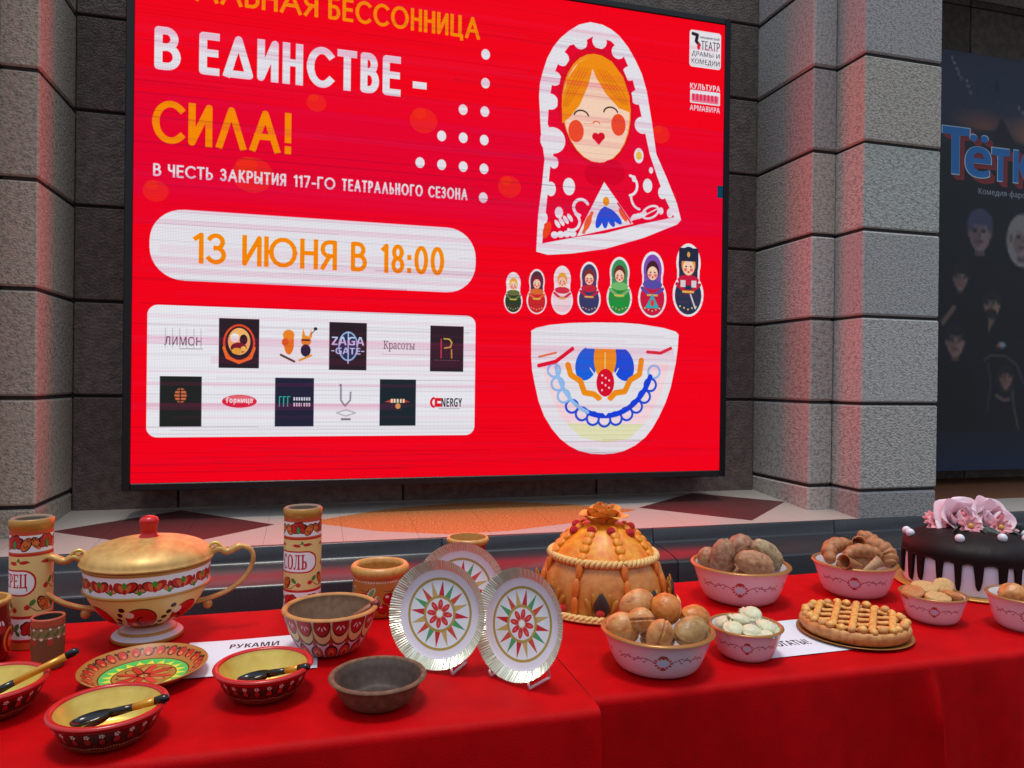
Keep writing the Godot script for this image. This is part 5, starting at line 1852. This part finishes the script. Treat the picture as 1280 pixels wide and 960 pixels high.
func drip_cake():
	var P := Vector3(2.044, .7525, -1.869)
	var tr := obj("cake_board", lathe([[Vector2(0, 0), Vector2(.215, 0), Vector2(.222, .003), Vector2(.222, .006), Vector2(.218, .008), Vector2(0, .008)]], 72), mt.goldrim)
	tr.position = P
	tag(tr, "gold cake board under the chocolate drip cake", "cake board")
	P.y += .0085
	var t := thing("drip_cake", "white cake with dripping dark chocolate, pink roses and white pearls", "cake", P)
	var R := .19
	obj("cake_body", lathe([[Vector2(0, 0), Vector2(R, 0), Vector2(R + .001, .004), Vector2(R, .06), Vector2(R - .002, .112), Vector2(0, .114)]], 80), mt.icing, t)
	# glaze: one skin whose lower border runs down in drips
	rng.seed = 31
	var nd := 22
	var dl := []
	var dw := []
	for k in nd:
		dl.append(rng.randf_range(.088, .113))
		dw.append(rng.randf_range(.15, .26))
	var nz := noise3(12, 3.0)
	var rows := []
	var seg := nd * 16
	var low := PackedFloat32Array()
	for j in seg + 1:
		var f := (j % seg) / 16.0
		var k := int(f)
		var u := f - k - .5 + .12 * sin(k * 2.7)
		var edge: float = absf(u) / float(dw[k])
		var y := .090 + .008 * (1.0 - absf(cos(u * PI)))
		if edge < 1.0: y = minf(y, .113 - float(dl[k]) * pow(1.0 - pow(edge, 2.6), .5) - .0)
		low.append(maxf(y, .004))
	for i in 12:
		var q := i / 11.0
		var row := PackedVector3Array()
		for j in seg + 1:
			var a := PI / 2 - ((j % seg) / float(seg) - .5) * TAU
			var y := lerpf(low[j], .112, q)
			var bead := .0035 + .004 * smoothstep(0.0, .12, q) + .002 * exp(-pow((q - .1) / .08, 2.0))
			if i == 0: bead = -.001
			row.append(Vector3(cos(a) * (R + bead), y, sin(a) * (R + bead)))
		rows.append(row)
	for i in range(1, 14):
		var q := i / 13.0
		var row := PackedVector3Array()
		for j in seg + 1:
			var a := PI / 2 - ((j % seg) / float(seg) - .5) * TAU
			var ang := PI / 2 * q
			var rr := (R + .0075) * pow(cos(ang), .75) if i < 13 else 0.0
			var p := Vector3(cos(a) * rr, .112 + .066 * sin(ang), sin(a) * rr)
			p.y += .002 * nz.get_noise_3dv(p * 8.0)
			row.append(p)
		rows.append(row)
	var st := begin()
	grid(st, rows)
	obj("chocolate_glaze", fin(st), mt.choc, t)
	for p in [[1.932, .895, -2.017], [1.887, .885, -1.955], [1.913, .88, -1.79], [2.021, .875, -1.740], [2.11, .875, -1.735], [2.185, .89, -1.80], [2.20, .885, -1.92]]:
		var v := Vector3(p[0], p[1], p[2]) - P
		var flat := Vector2(v.x, v.z)
		var rr := flat.length()
		# set on the skin of the glaze
		rr = minf(rr, R - .004)
		var ca := pow(rr / (R + .0075), 1.0 / .75)
		var y := .112 + .066 * sqrt(maxf(0.0, 1.0 - ca * ca))
		flat = flat.normalized() * rr
		var b := obj("pearl", blob(func(d: Vector3): return d * .0135, 18, 12), mt.pearl, t)
		b.position = Vector3(flat.x, y + .006, flat.y)
	# flowers and leaves sit on the crown of the glaze
	var on := func(x: float, z: float, up: float) -> Vector3:
		var rr := minf(Vector2(x, z).length(), R - .004)
		var ca := pow(rr / (R + .0075), 1.0 / .75)
		return Vector3(x, .112 + .066 * sqrt(maxf(0.0, 1.0 - ca * ca)) + up, z)
	for k in 3:
		var q: Array = [[-.008, -.045, .008, -.35, .62, .7], [.046, -.06, .012, .1, .9, .35], [.074, -.012, .010, .05, .55, .85]][k]
		rose("pink_rose", t, on.call(q[0], q[1], q[2]), [.066, .056, .066][k], aim(Vector3(q[3], q[4], q[5])), [mt.pinkrose, mt.pinkrose2], mt.pinkheart, 20 + k)
	for k in 5:
		var q: Array = [[-.076, -.06, .006, -.5, .7, .6], [-.05, -.10, .012, -.3, .8, .5], [-.036, .025, .008, -.3, .55, .85], [.048, .055, .008, -.1, .5, .9], [.118, .02, .010, .2, .6, .8]][k]
		daisy(t, on.call(q[0], q[1], q[2]), .034, aim(Vector3(q[3], q[4], q[5])), 30 + k)
	leaf_part(t, on.call(-.06, .0, .004), .022, .07, aim(Vector3(-.85, -.10, .5)), mt.leaf)
	leaf_part(t, on.call(.0, .04, .005), .022, .075, aim(Vector3(-.1, -.22, .9)), mt.leaf)
	leaf_part(t, on.call(.085, .04, .005), .025, .08, aim(Vector3(.2, -.3, .85)), mt.leaf)
	leaf_part(t, on.call(.12, .02, .005), .02, .06, aim(Vector3(.8, -.2, .5)), mt.leaf)
	leaf_part(t, on.call(.07, -.07, .02), .008, .06, aim(Vector3(.12, 1, .05)), mt.leaf2)
	leaf_part(t, on.call(.03, -.02, .01), .009, .055, aim(Vector3(.05, 1, .5)), mt.leaf2)

func enamel_bowl(label: String, at: Vector3, r: float, h: float, turn: float):
	ware("enamel_bowl", label, "bowl", bowl_mesh(r * .96, h, r * .62, r * .05, .5, r * .05), [mt.enamelrim, mt.enamel, mt.enamelrim, mt.enamelin], at, -atan2(at.x, -at.z) + turn, "white enamel bowls of baking")

func _ready():
	sky_and_camera()
	materials()
	facade()
	display()
	# tables
	table("white folding table hidden under the left red cloth", -1.55, .53, -1.345, -2.10, .744)
	table("white folding table hidden under the right red cloth", .565, 2.9, -1.392, -2.10, .744)
	cloth("tablecloth", "red cloth over the left table that carries the painted ware", -1.6, .5475, -1.323, -2.112, .7505, 3, [[.535, .05, .03], [.40, .03, .05], [.1, .02, .09], [-.35, .03, .08], [-.8, .03, .09]])
	cloth("tablecloth", "red cloth over the right table that carries the baking", .549, 2.95, -1.37, -2.112, .7512, 8, [[.57, .03, .04], [1.385, .03, .012, 1], [1.41, .03, .05], [1.0, .02, .1], [1.9, .04, .07]])
	var Y := .7525
	# papers
	for p in [["printed card with the word РУКАМИ on the left cloth", "РУКАМИ", [97, 34, 112, 30], -.136, -1.772, -.01], ["printed card ending in РОГАТЫ partly under the lattice pie", "РОГАТЫ!", [78, 134, 112, 34], 1.15, -1.585, .02]]:
		var st := begin()
		var rows := []
		var uvs := []
		for i in 9:
			var row := PackedVector3Array()
			var uv := PackedVector2Array()
			for j in 9:
				var x := (j / 8.0 - .5) * .297
				var z := (.5 - i / 8.0) * .222
				row.append(Vector3(x, .0008 + .0012 * sin(j * .7) * sin(i * .5), z))
				uv.append(Vector2(j / 8.0, 1.0 - i / 8.0))
			rows.append(row)
			uvs.append(uv)
		grid(st, rows, uvs)
		var b: Array = p[2]
		var o := obj("printed_card", fin(st), MT(paper_texture(p[1], b[0], b[1], b[2], b[3]), .7))
		o.position = Vector3(p[3], Y, p[4])
		o.rotation.y = p[5]
		tag(o, p[0], "card")
	# left table
	canister("tall painted canister for pepper at the far left of the table", "ПЕРЕЦ", Vector3(-.647, Y, -1.968), .0449, .301, deg_to_rad(-44))
	canister("tall painted canister for salt behind the carved bowl", "СОЛЬ", Vector3(-.0275, Y, -2.06), .0494, .29, deg_to_rad(-28))
	tureen()
	var mug := thing("painted_mug", "dark red painted mug cut off by the left edge", "mug", Vector3(-.71, Y, -1.866))
	obj("body", lathe([[Vector2(0, 0), Vector2(.046, 0)], [Vector2(.046, 0), Vector2(.055, .03), Vector2(.056, .07), Vector2(.050, .115), Vector2(.049, .125)], [Vector2(.049, .125), Vector2(.055, .13), Vector2(.0565, .136), Vector2(.053, .141), Vector2(.047, .14)], [Vector2(.047, .14), Vector2(.044, .12), Vector2(.044, .02), Vector2(0, .015)]], 56), [mt.rawwood, MT(mug_texture(), .25), mt.ochre, mt.ochre], mug)
	obj("handle", tube(curve([Vector3(.030, .075, .046), Vector3(.048, .075, .066), Vector3(.056, .05, .074), Vector3(.046, .022, .06), Vector3(.03, .018, .042)], 20), range(21).map(func(_i): return .006), 10), mt.blacklac, mug)
	ware("wooden_cup", "small brown wooden cup with a painted leaf band before the pepper canister", "cup", lathe([[Vector2(0, 0), Vector2(.031, 0)], [Vector2(.031, 0), Vector2(.0325, .05), Vector2(.033, .107)], [Vector2(.033, .107), Vector2(.0325, .11), Vector2(.0285, .11), Vector2(.028, .107)], [Vector2(.028, .107), Vector2(.027, .03), Vector2(0, .02)]], 48), [mt.rawwood, MT(cup_texture(), .6), M(C(176, 74, 46), .5), M(C(52, 36, 28), .7)], Vector3(-.561, Y, -1.808), .6)
	var gb := bowl_mesh(.094, .056, .056, .007, .6, .002)
	var gm := [mt.redlac, mt.goldbowl, mt.redlac, mt.gold, mt.redlac]
	ware("gilded_bowl", "red bowl with gold inside cut off by the left edge", "bowl", gb, gm, Vector3(-.588, Y, -1.585), .5, "gilded red bowls")
	ware("gilded_bowl", "red bowl with gold inside nearest the camera, lower left", "bowl", gb, gm, Vector3(-.346, Y, -1.423), 0, "gilded red bowls")
	ware("gilded_bowl", "red bowl with gold inside standing on the РУКАМИ card", "bowl", gb, gm, Vector3(-.094, Y + .002, -1.549), 1.1, "gilded red bowls")
	spoon("black and gold spoon sticking up from the bowl at the left edge", Vector3(-.447, .848, -1.613), Vector3(-.612, .775, -1.575), false)
	spoon("black spoon with red flower lying in the bowl nearest the camera", Vector3(-.246, .820, -1.407), Vector3(-.372, .789, -1.424), true)
	spoon("black and gold spoon in the gilded bowl on the card", Vector3(-.006, .816, -1.505), Vector3(-.112, .786, -1.556), true)
	ware("painted_plate", "shallow painted plate with green zigzag ring leaning in front of the tureen", "plate", lathe([[Vector2(0, 0), Vector2(.07, 0)], [Vector2(.07, 0), Vector2(.1, .012), Vector2(.1235, .027)], [Vector2(.1235, .027), Vector2(.1255, .029), Vector2(.1235, .0305)]], 72), [mt.rawwood, mt.rawwood, mt.ochre], Vector3(-.343, Y, -1.688))
	plate_face(get_node("painted_plate"))
	var cm := bowl_mesh(.1097, .1, .05, .008, .5, 0.0, 72, func(p: Vector3):
		var g := 1.0 + .012 * absf(cos(atan2(p.x, p.z) * 8.0)) * (1.0 - p.y / .1)
		return Vector3(p.x * g, p.y, p.z * g))
	ware("carved_bowl", "deep carved wooden bowl with red and cream scallops", "bowl", cm, [mt.rawwood, MT(carved_texture(), .45), mt.rawwood, mt.inwood], Vector3(.041, Y, -1.766))
	var ws := thing("wooden_spoon", "plain brown wooden spoon leaning inside the carved bowl", "spoon", Vector3(.06, .785, -1.775))
	obj("handle", tube([Vector3(-.02, -.004, -.01), Vector3(.03, .035, .008), Vector3(.078, .068, .022)], [.008, .0075, .009], 12), M(C(134, 74, 38), .45), ws)
	obj("handle_end", tube([Vector3(.0775, .0678, .0218), Vector3(.092, .077, .026)], [.0095, .008], 12), M(C(120, 30, 24), .35), ws)
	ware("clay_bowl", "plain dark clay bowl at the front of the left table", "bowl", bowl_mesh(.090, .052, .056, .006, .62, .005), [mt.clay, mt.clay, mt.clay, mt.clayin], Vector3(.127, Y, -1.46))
	ware("cherry_jar", "squat ochre jar painted with cherries behind the carved bowl", "jar", lathe([[Vector2(0, 0), Vector2(.066, 0)], [Vector2(.066, 0), Vector2(.073, .01), Vector2(.0755, .05), Vector2(.073, .092), Vector2(.069, .102)], [Vector2(.069, .102), Vector2(.076, .106), Vector2(.0805, .116), Vector2(.079, .126), Vector2(.074, .132), Vector2(.067, .133), Vector2(.062, .128), Vector2(.061, .12)], [Vector2(.061, .12), Vector2(.064, .09), Vector2(.064, .03), Vector2(0, .02)]], 64), [mt.ochre, MT(cherry_texture(), .3), mt.ochre, mt.ochre], Vector3(.179, Y, -2.03), .3)
	ware("cherry_jar", "narrow jar with ochre rim showing above the rearmost sun plate", "jar", lathe([[Vector2(0, 0), Vector2(.046, 0)], [Vector2(.046, 0), Vector2(.054, 0.058), Vector2(.055, 0.117), Vector2(.052, 0.172)], [Vector2(.052, 0.172), Vector2(.059, 0.177), Vector2(.061, 0.184), Vector2(.058, 0.191), Vector2(.052, 0.191)], [Vector2(.052, 0.191), Vector2(.047, 0.163), Vector2(.047, 0.035), Vector2(0, 0.023)]], 56), [mt.ochre, MT(mug_texture(), .3), mt.ochre, mt.ochre], Vector3(.428, Y, -2.045), 1.0)
	sun_plate("left front card plate with printed sun standing beside the carved bowl", Vector3(.275, .868, -1.612), deg_to_rad(-36), deg_to_rad(13))
	sun_plate("right front card plate with printed sun, nearest the festive loaf", Vector3(.436, .868, -1.505), deg_to_rad(-53), deg_to_rad(13))
	sun_plate("rearmost card plate with printed sun, half hidden by the two in front", Vector3(.360, .866, -1.79), deg_to_rad(-28), deg_to_rad(13))
	# right table
	festive_loaf()
	enamel_bowl("white enamel bowl heaped with filled biscuits at the front of the right table", Vector3(.753, Y, -1.498), .1247, .083, .12)
	enamel_bowl("small white enamel bowl of pale dumplings", Vector3(.988, Y, -1.51), .0844, .069, .05)
	enamel_bowl("white enamel bowl of floury dark buns at the back", Vector3(1.23, Y, -1.912), .1419, .102, 0.0)
	enamel_bowl("white enamel bowl of brown crescent rolls before the drip cake", Vector3(1.612, Y, -1.885), .1215, .095, .0)
	enamel_bowl("small white enamel bowl of flat cookies in front of the drip cake", Vector3(1.639, Y, -1.617), .0833, .071, .05)
	enamel_bowl("white enamel bowl of round buns cut off by the right edge", Vector3(1.832, Y, -1.509), .0904, .085, .05)
	lattice_pie()
	drip_cake()
	var N := [["tan filled biscuit with a seam at the very top of the heap", .725, .878, -1.548, .042, .031, mt.nut, Vector3(.5, .3, .5)], ["large brown filled biscuit at the left of the heap", .672, .838, -1.508, .036, .038, mt.nut, Vector3(.2, 1.2, .6)], ["small filled biscuit with open seam below the top one", .708, .862, -1.488, .031, .027, mt.nut, Vector3(-.3, .4, -.15)], ["shiny orange round filled biscuit", .782, .872, -1.515, .036, .035, mt.nut2, Vector3(.5, .2, .9)], ["filled biscuit at the front rim with its seam to the right", .722, .848, -1.425, .036, .028, mt.nut, Vector3(.2, -.5, 1.2)], ["long olive brown filled biscuit at the right rim", .808, .843, -1.445, .047, .030, mt.nut3, Vector3(.5, .5, .2)], ["orange filled biscuit behind the olive one", .850, .853, -1.502, .040, .027, mt.nut2, Vector3(.6, .2, -.2)], ["dark filled biscuit deep in the middle of the heap", .755, .815, -1.50, .04, .034, mt.nut3, Vector3(0, 0, 0)]]
	for k in N.size(): nut_cake(N[k][0], Vector3(N[k][1], N[k][2], N[k][3]), N[k][4], N[k][5], N[k][6], N[k][7], 100 + k)
	var B := [["small brown bun at the left rim of the back bowl", 1.158, .862, -1.975, .03, .032, .03, mt.rye3, Vector3(0, 0, .2)], ["upright floury dark bun on the left of the back bowl", 1.178, .872, -1.925, .042, .058, .034, mt.rye, Vector3(.1, .4, -.1)], ["dark bun at the back of the back bowl", 1.277, .885, -1.985, .045, .040, .038, mt.rye, Vector3(0, .3, .3)], ["large brown bun in front in the back bowl", 1.245, .868, -1.862, .058, .036, .036, mt.rye3, Vector3(.1, -.3, -.25)], ["grey floury bun leaning on the right of the back bowl", 1.325, .876, -1.915, .062, .034, .036, mt.rye2, Vector3(.2, -.2, -.75)], ["bun at the bottom of the back bowl", 1.24, .812, -1.92, .06, .04, .05, mt.rye3, Vector3(0, .5, 0)]]
	for k in B.size(): bun(B[k][0], Vector3(B[k][1], B[k][2], B[k][3]), Vector3(B[k][4], B[k][5], B[k][6]), B[k][7], B[k][8], 200 + k, "buns in the back bowl")
	bun("tan round bun on the left in the bowl at the right edge", Vector3(1.795, .84, -1.515), Vector3(.034, .03, .032), mt.nut, Vector3.ZERO, 220, "buns in the right bowl", false)
	bun("reddish round bun in front in the bowl at the right edge", Vector3(1.826, .838, -1.463), Vector3(.03, .028, .03), mt.nut2, Vector3(0, 1, 0), 221, "buns in the right bowl", false)
	bun("round bun at the far side of the bowl at the right edge", Vector3(1.868, .838, -1.51), Vector3(.036, .03, .034), mt.nut3, Vector3(0, 2, 0), 222, "buns in the right bowl", false)
	var D := [["leftmost dumpling", .944, .824, -1.530], ["dumpling left of the topmost one", .975, .834, -1.512], ["topmost dumpling at the back", 1.022, .838, -1.535], ["dumpling at the front centre", .972, .824, -1.463], ["rightmost dumpling", 1.022, .824, -1.478], ["dumpling at the front left rim", .942, .824, -1.482], ["small dumpling at the front right rim", 1.0, .818, -1.448], ["dumpling beneath the others in the middle", .985, .803, -1.505]]
	for k in D.size(): dumpling(D[k][0] + " in the small bowl", Vector3(D[k][1], D[k][2], D[k][3]), .021 if k != 6 else .016, Vector3(.3 * sin(k * 2.1), k * 1.7, .35 * cos(k * 1.3)), 300 + k)
	twist_roll("big crescent roll along the left rim of its bowl", [Vector3(1.525, .852, -1.885), Vector3(1.545, .880, -1.915), Vector3(1.585, .892, -1.925), Vector3(1.635, .888, -1.925)], .026, mt.roll, 1)
	twist_roll("crescent roll across the middle of its bowl", [Vector3(1.560, .872, -1.865), Vector3(1.60, .885, -1.868), Vector3(1.645, .882, -1.86), Vector3(1.675, .870, -1.845)], .022, mt.roll, 2)
	twist_roll("thick segmented crescent roll at the right rim of its bowl", [Vector3(1.665, .900, -1.90), Vector3(1.69, .890, -1.87), Vector3(1.70, .868, -1.845), Vector3(1.69, .848, -1.825)], .03, mt.roll, 3)
	twist_roll("crescent roll at the back with its tip standing up", [Vector3(1.69, .912, -1.965), Vector3(1.715, .900, -1.945), Vector3(1.728, .880, -1.925), Vector3(1.72, .86, -1.90)], .025, mt.roll, 4)
	twist_roll("crescent roll deep under the others", [Vector3(1.545, .838, -1.87), Vector3(1.60, .845, -1.88), Vector3(1.66, .845, -1.88), Vector3(1.69, .84, -1.89)], .03, mt.roll, 5)
	cone_roll("cone roll with dark open end at the front left of its bowl", Vector3(1.545, .862, -1.815), .075, .024, mt.roll, Vector3(.5, 0, 1.25))
	cone_roll("sugared cone roll at the front rim of its bowl", Vector3(1.60, .858, -1.795), .06, .02, mt.roll2, Vector3(.4, 0, -1.0))
	cone_roll("cone roll on top with its hole facing forward", Vector3(1.635, .898, -1.905), .06, .022, mt.roll, Vector3(1.2, .2, .6))
	var Q := [["thick orange cookie at the left of the small bowl", 1.585, .826, -1.63, .03, .03, Vector3(.2, 0, .3), mt.cookieedge], ["flat pale cookie across the back of the small bowl", 1.640, .832, -1.645, .044, .034, Vector3(.15, .3, .05), mt.cookie], ["small cookie standing up at the right back of the small bowl", 1.692, .834, -1.635, .03, .026, Vector3(.5, .4, .5), mt.cookie], ["flat cookie lying along the front of the small bowl", 1.622, .822, -1.583, .043, .028, Vector3(.25, .2, -.05), mt.cookie], ["flat cookie at the right rim of the small bowl", 1.682, .822, -1.595, .034, .026, Vector3(.2, .5, -.2), mt.cookieedge], ["cookie at the bottom of the small bowl", 1.64, .805, -1.615, .05, .045, Vector3(0, 0, 0), mt.cookie]]
	for k in Q.size(): flat_cookie(Q[k][0], Vector3(Q[k][1], Q[k][2], Q[k][3]), Q[k][4], Q[k][5], Q[k][6], 400 + k, Q[k][7])
	visitors()

func plate_face(o: MeshInstance3D):
	# painted upper side, mapped flat from above
	var st := begin()
	var prof := [Vector2(.1235, .0305), Vector2(.112, .0235), Vector2(.1, .0165), Vector2(.088, .0095), Vector2(.078, .0065), Vector2(.04, .0055), Vector2(0, .005)]
	var rows := []
	var uvs := []
	for q in prof:
		var row := PackedVector3Array()
		var uv := PackedVector2Array()
		for j in 73:
			var a := PI / 2 - ((j % 72) / 72.0 - .5) * TAU
			row.append(Vector3(cos(a) * q.x, q.y, sin(a) * q.x))
			uv.append(Vector2(.5 + cos(a) * q.x / .247, .5 + sin(a) * q.x / .247))
		rows.append(row)
		uvs.append(uv)
	grid(st, rows, uvs)
	obj("painted_face", fin(st), MT(plate_texture(), .35), o)

# ------------------------------------------------------------------ visitors standing round the tables, outside the picture; their shade falls on the cloth
func field_box(f: PackedFloat32Array, n: Vector3i, o: Vector3, h: float, a: Vector3, b: Vector3, ra: float, rb: float, k: float, squash := Vector3.ONE):
	var m := maxf(ra, rb) + k + h * 2.0
	var lo := (a.min(b) - Vector3.ONE * m - o) / h
	var hi := (a.max(b) + Vector3.ONE * m - o) / h
	var ab := b - a
	var L := maxf(ab.length_squared(), 1e-9)
	for z in range(maxi(0, int(lo.z)), mini(n.z, int(hi.z) + 1)):
		for y in range(maxi(0, int(lo.y)), mini(n.y, int(hi.y) + 1)):
			for x in range(maxi(0, int(lo.x)), mini(n.x, int(hi.x) + 1)):
				var p := o + Vector3(x, y, z) * h
				var t := clampf((p - a).dot(ab) / L, 0.0, 1.0)
				var d := ((p - a - ab * t) / squash).length() - lerpf(ra, rb, t)
				var i := x + n.x * (y + n.y * z)
				var e := maxf(k - absf(f[i] - d), 0.0) / k
				f[i] = minf(f[i], d) - e * e * k * .25

func nets(sts: Array, region: Callable, o: Vector3, ext: Vector3, h: float, bones: Array, k: float):
	var n := Vector3i(int(ext.x / h) + 2, int(ext.y / h) + 2, int(ext.z / h) + 2)
	var f := PackedFloat32Array()
	f.resize(n.x * n.y * n.z)
	f.fill(1.0)
	for b in bones: field_box_call(f, n, o, h, b, k)
	var vid := {}
	var pos := PackedVector3Array()
	var st3 := [1, n.x, n.x * n.y]
	for z in n.z - 1:
		for y in n.y - 1:
			for x in n.x - 1:
				var i := x + n.x * (y + n.y * z)
				var s := f[i] < 0.0
				var c := [i, i + 1, i + n.x, i + n.x + 1, i + st3[2], i + st3[2] + 1, i + st3[2] + n.x, i + st3[2] + n.x + 1]
				var mixed := false
				for q in c:
					if (f[q] < 0.0) != s:
						mixed = true
						break
				if not mixed: continue
				var sum := Vector3.ZERO
				var cnt := 0
				for e in [[0, 1], [2, 3], [4, 5], [6, 7], [0, 2], [1, 3], [4, 6], [5, 7], [0, 4], [1, 5], [2, 6], [3, 7]]:
					var fa := f[c[e[0]]]
					var fb := f[c[e[1]]]
					if (fa < 0.0) == (fb < 0.0): continue
					var t := fa / (fa - fb)
					var pa := Vector3(e[0] & 1, (e[0] >> 1) & 1, e[0] >> 2)
					var pb := Vector3(e[1] & 1, (e[1] >> 1) & 1, e[1] >> 2)
					sum += pa.lerp(pb, t)
					cnt += 1
				vid[i] = pos.size()
				pos.append(o + (Vector3(x, y, z) + sum / cnt) * h)
	for i in vid:
		for ax in 3:
			var j: int = i + st3[ax]
			if j >= f.size() or (f[i] < 0.0) == (f[j] < 0.0): continue
			var u: int = st3[(ax + 1) % 3]
			var v: int = st3[(ax + 2) % 3]
			if not (vid.has(i - u) and vid.has(i - v) and vid.has(i - u - v)): continue
			var q := [pos[vid[i]], pos[vid[i - u]], pos[vid[i - u - v]], pos[vid[i - v]]]
			var st: SurfaceTool = sts[region.call((q[0] + q[2]) / 2)]
			if f[i] < 0.0:
				t3(st, q[0], q[2], q[1])
				t3(st, q[0], q[3], q[2])
			else:
				t3(st, q[0], q[1], q[2])
				t3(st, q[0], q[2], q[3])

func field_box_call(f: PackedFloat32Array, n: Vector3i, o: Vector3, h: float, b: Array, k: float):
	field_box(f, n, o, h, b[0], b[1], b[2], b[3], k, b[4] if b.size() > 4 else Vector3.ONE)

func body_mesh() -> ArrayMesh:
	# surfaces: skin, shirt, trousers, shoes; faces -z
	var sts := [begin(), begin(), begin(), begin()]
	var V := func(x: float, y: float, z: float) -> Vector3: return Vector3(x, y, z)
	var bones := []
	for s in [-1.0, 1.0]:
		bones.append([Vector3(s * .055, 1.0, 0), Vector3(s * .075, 1.32, -.01), .108, .112])
		bones.append([Vector3(s * .06, .95, .005), Vector3(s * .085, .90, .01), .105, .1])
		bones.append([Vector3(s * .088, .93, 0), Vector3(s * .1, .50, -.012), .094, .062])
		bones.append([Vector3(s * .1, .50, -.01), Vector3(s * .105, .09, .02), .062, .043])
		bones.append([Vector3(s * .105, .055, .03), Vector3(s * .125, .04, -.15), .045, .036])
		bones.append([Vector3(s * .17, 1.395, 0), Vector3(s * .235, 1.12, .025), .06, .044])
		bones.append([Vector3(s * .235, 1.12, .025), Vector3(s * .25, .88, -.045), .043, .029])
	bones.append([Vector3(-.13, 1.40, 0), Vector3(.13, 1.40, 0), .075, .075])
	bones.append([Vector3(0, 1.40, .005), Vector3(0, 1.53, -.005), .058, .052])
	nets(sts, func(p: Vector3) -> int:
		if p.y < .085: return 3
		if absf(p.x) > .178 and p.y < 1.40: return 1 if p.y > 1.2 else 0
		if p.y > 1.475: return 0
		return 2 if p.y < .98 else 1, Vector3(-.34, -.01, -.24), Vector3(.68, 1.6, .44), .016, bones, .045)
	# head
	var hb := [[Vector3(0, 1.52, -.005), Vector3(0, 1.56, -.005), .051, .052], [Vector3(0, 1.655, .012), Vector3(0, 1.65, -.01), .082, .078, Vector3(.92, 1.08, 1.08)], [Vector3(0, 1.585, -.045), Vector3(0, 1.60, -.02), .045, .055], [Vector3(0, 1.64, -.094), Vector3(0, 1.613, -.112), .010, .0145], [Vector3(-.03, 1.664, -.082), Vector3(.03, 1.664, -.082), .014, .014], [Vector3(-.018, 1.582, -.088), Vector3(.018, 1.582, -.088), .010, .010]]
	for s in [-1.0, 1.0]: hb.append([Vector3(s * .078, 1.645, .012), Vector3(s * .083, 1.615, .008), .016, .010, Vector3(.5, 1.1, 1)])
	nets(sts, func(_p: Vector3) -> int: return 0, Vector3(-.12, 1.49, -.15), Vector3(.24, .29, .29), .0075, hb, .012)
	# hands: palm, four fingers of unequal length, a thumb from the side of the palm
	for s in [-1.0, 1.0]:
		var w := Vector3(s * .25, .885, -.043)
		var hd := [[w + Vector3(0, .03, 0), w + Vector3(0, -.01, -.002), .028, .025]]
		for k in 4:
			var zz := -.03 + k * .019
			var ln: float = [.028, .034, .031, .024][k]
			var kn := w + Vector3(s * .002, -.088, zz - .004)
			hd.append([w + Vector3(0, -.018, zz * .6), kn, .014, .0105])
			var mid := kn + Vector3(-s * .006, -ln * 1.15, -.003)
			hd.append([kn, mid, .0095, .0085])
			hd.append([mid, mid + Vector3(-s * .016, -ln * .85, -.002), .0085, .007])
		var tb := w + Vector3(-s * .004, -.03, -.026)
		hd.append([tb, tb + Vector3(-s * .014, -.035, -.026), .013, .0105])
		hd.append([tb + Vector3(-s * .014, -.035, -.026), tb + Vector3(-s * .018, -.066, -.03), .0105, .008])
		nets(sts, func(_p: Vector3) -> int: return 0, w + Vector3(-.06, -.19, -.09), Vector3(.12, .23, .16), .0055, hd, .006)
	var am := ArrayMesh.new()
	for st in sts: fin(st, am)
	return am

func visitors():
	var body := body_mesh()
	var nz := noise3(77, 4.0)
	var hair := blob(func(d: Vector3):
		var low := 1.0 if d.y > -.1 or d.z > .2 else .8
		return Vector3(0, 1.668, .014) + d * Vector3(.087, .097 if d.y > 0 else .10, .104) * low * (1.0 + .04 * nz.get_noise_3dv(d * 2.0)) + Vector3(0, 0, .012 if d.y < .35 else .0), 32, 24)
	var eye := blob(func(d: Vector3): return d * .0095, 12, 8)
	var who := [["navy shirt and grey trousers", "in the row facing the left table end", -1.15, 0.46, .25, C(34, 40, 66), C(70, 72, 78), C(60, 40, 28)], ["black shirt and blue trousers", "standing farthest left", -1.75, 0.50, .1, C(22, 22, 26), C(42, 54, 84), C(30, 24, 22)], ["dark green shirt and black trousers", "left of the photographer", -0.58, 0.50, -.1, C(34, 54, 42), C(26, 26, 30), C(84, 58, 36)], ["grey shirt and black trousers", "right of the photographer", -0.02, 0.56, -.3, C(80, 82, 88), C(24, 24, 28), C(40, 30, 26)], ["maroon shirt and brown trousers", "facing the left end of the right table", 0.52, 0.50, -.1, C(84, 26, 32), C(64, 50, 40), C(52, 36, 28)], ["dark blue shirt and grey trousers", "facing the pie on the right table", 1.08, 0.46, .1, C(30, 44, 78), C(64, 66, 70), C(34, 26, 24)], ["brown shirt and black trousers", "facing the cookie bowl on the right table", 1.66, 0.50, .2, C(76, 58, 44), C(24, 24, 28), C(90, 66, 40)], ["black shirt and dark trousers", "standing farthest right", 2.24, 0.46, .05, C(24, 24, 28), C(40, 40, 46), C(44, 32, 26)]]
	for w in who:
		var o := obj("person", body, [M(C(196, 150, 124), .55), M(w[5], .85), M(w[6], .85), M(C(26, 24, 24), .5)])
		o.position = Vector3(w[2], 0, w[3])
		o.rotation.y = w[4]
		o.scale = Vector3.ONE * (.96 + .012 * fposmod(w[2] * 7.3, 5.0))
		tag(o, "person in " + w[0] + " " + w[1], "person", "visitors standing round the tables")
		obj("hair", hair, M(w[7], .6), o)
		for s in [-1.0, 1.0]:
			var e := obj("eye", eye, M(C(40, 34, 32), .2), o)
			e.position = Vector3(s * .031, 1.648, -.088)
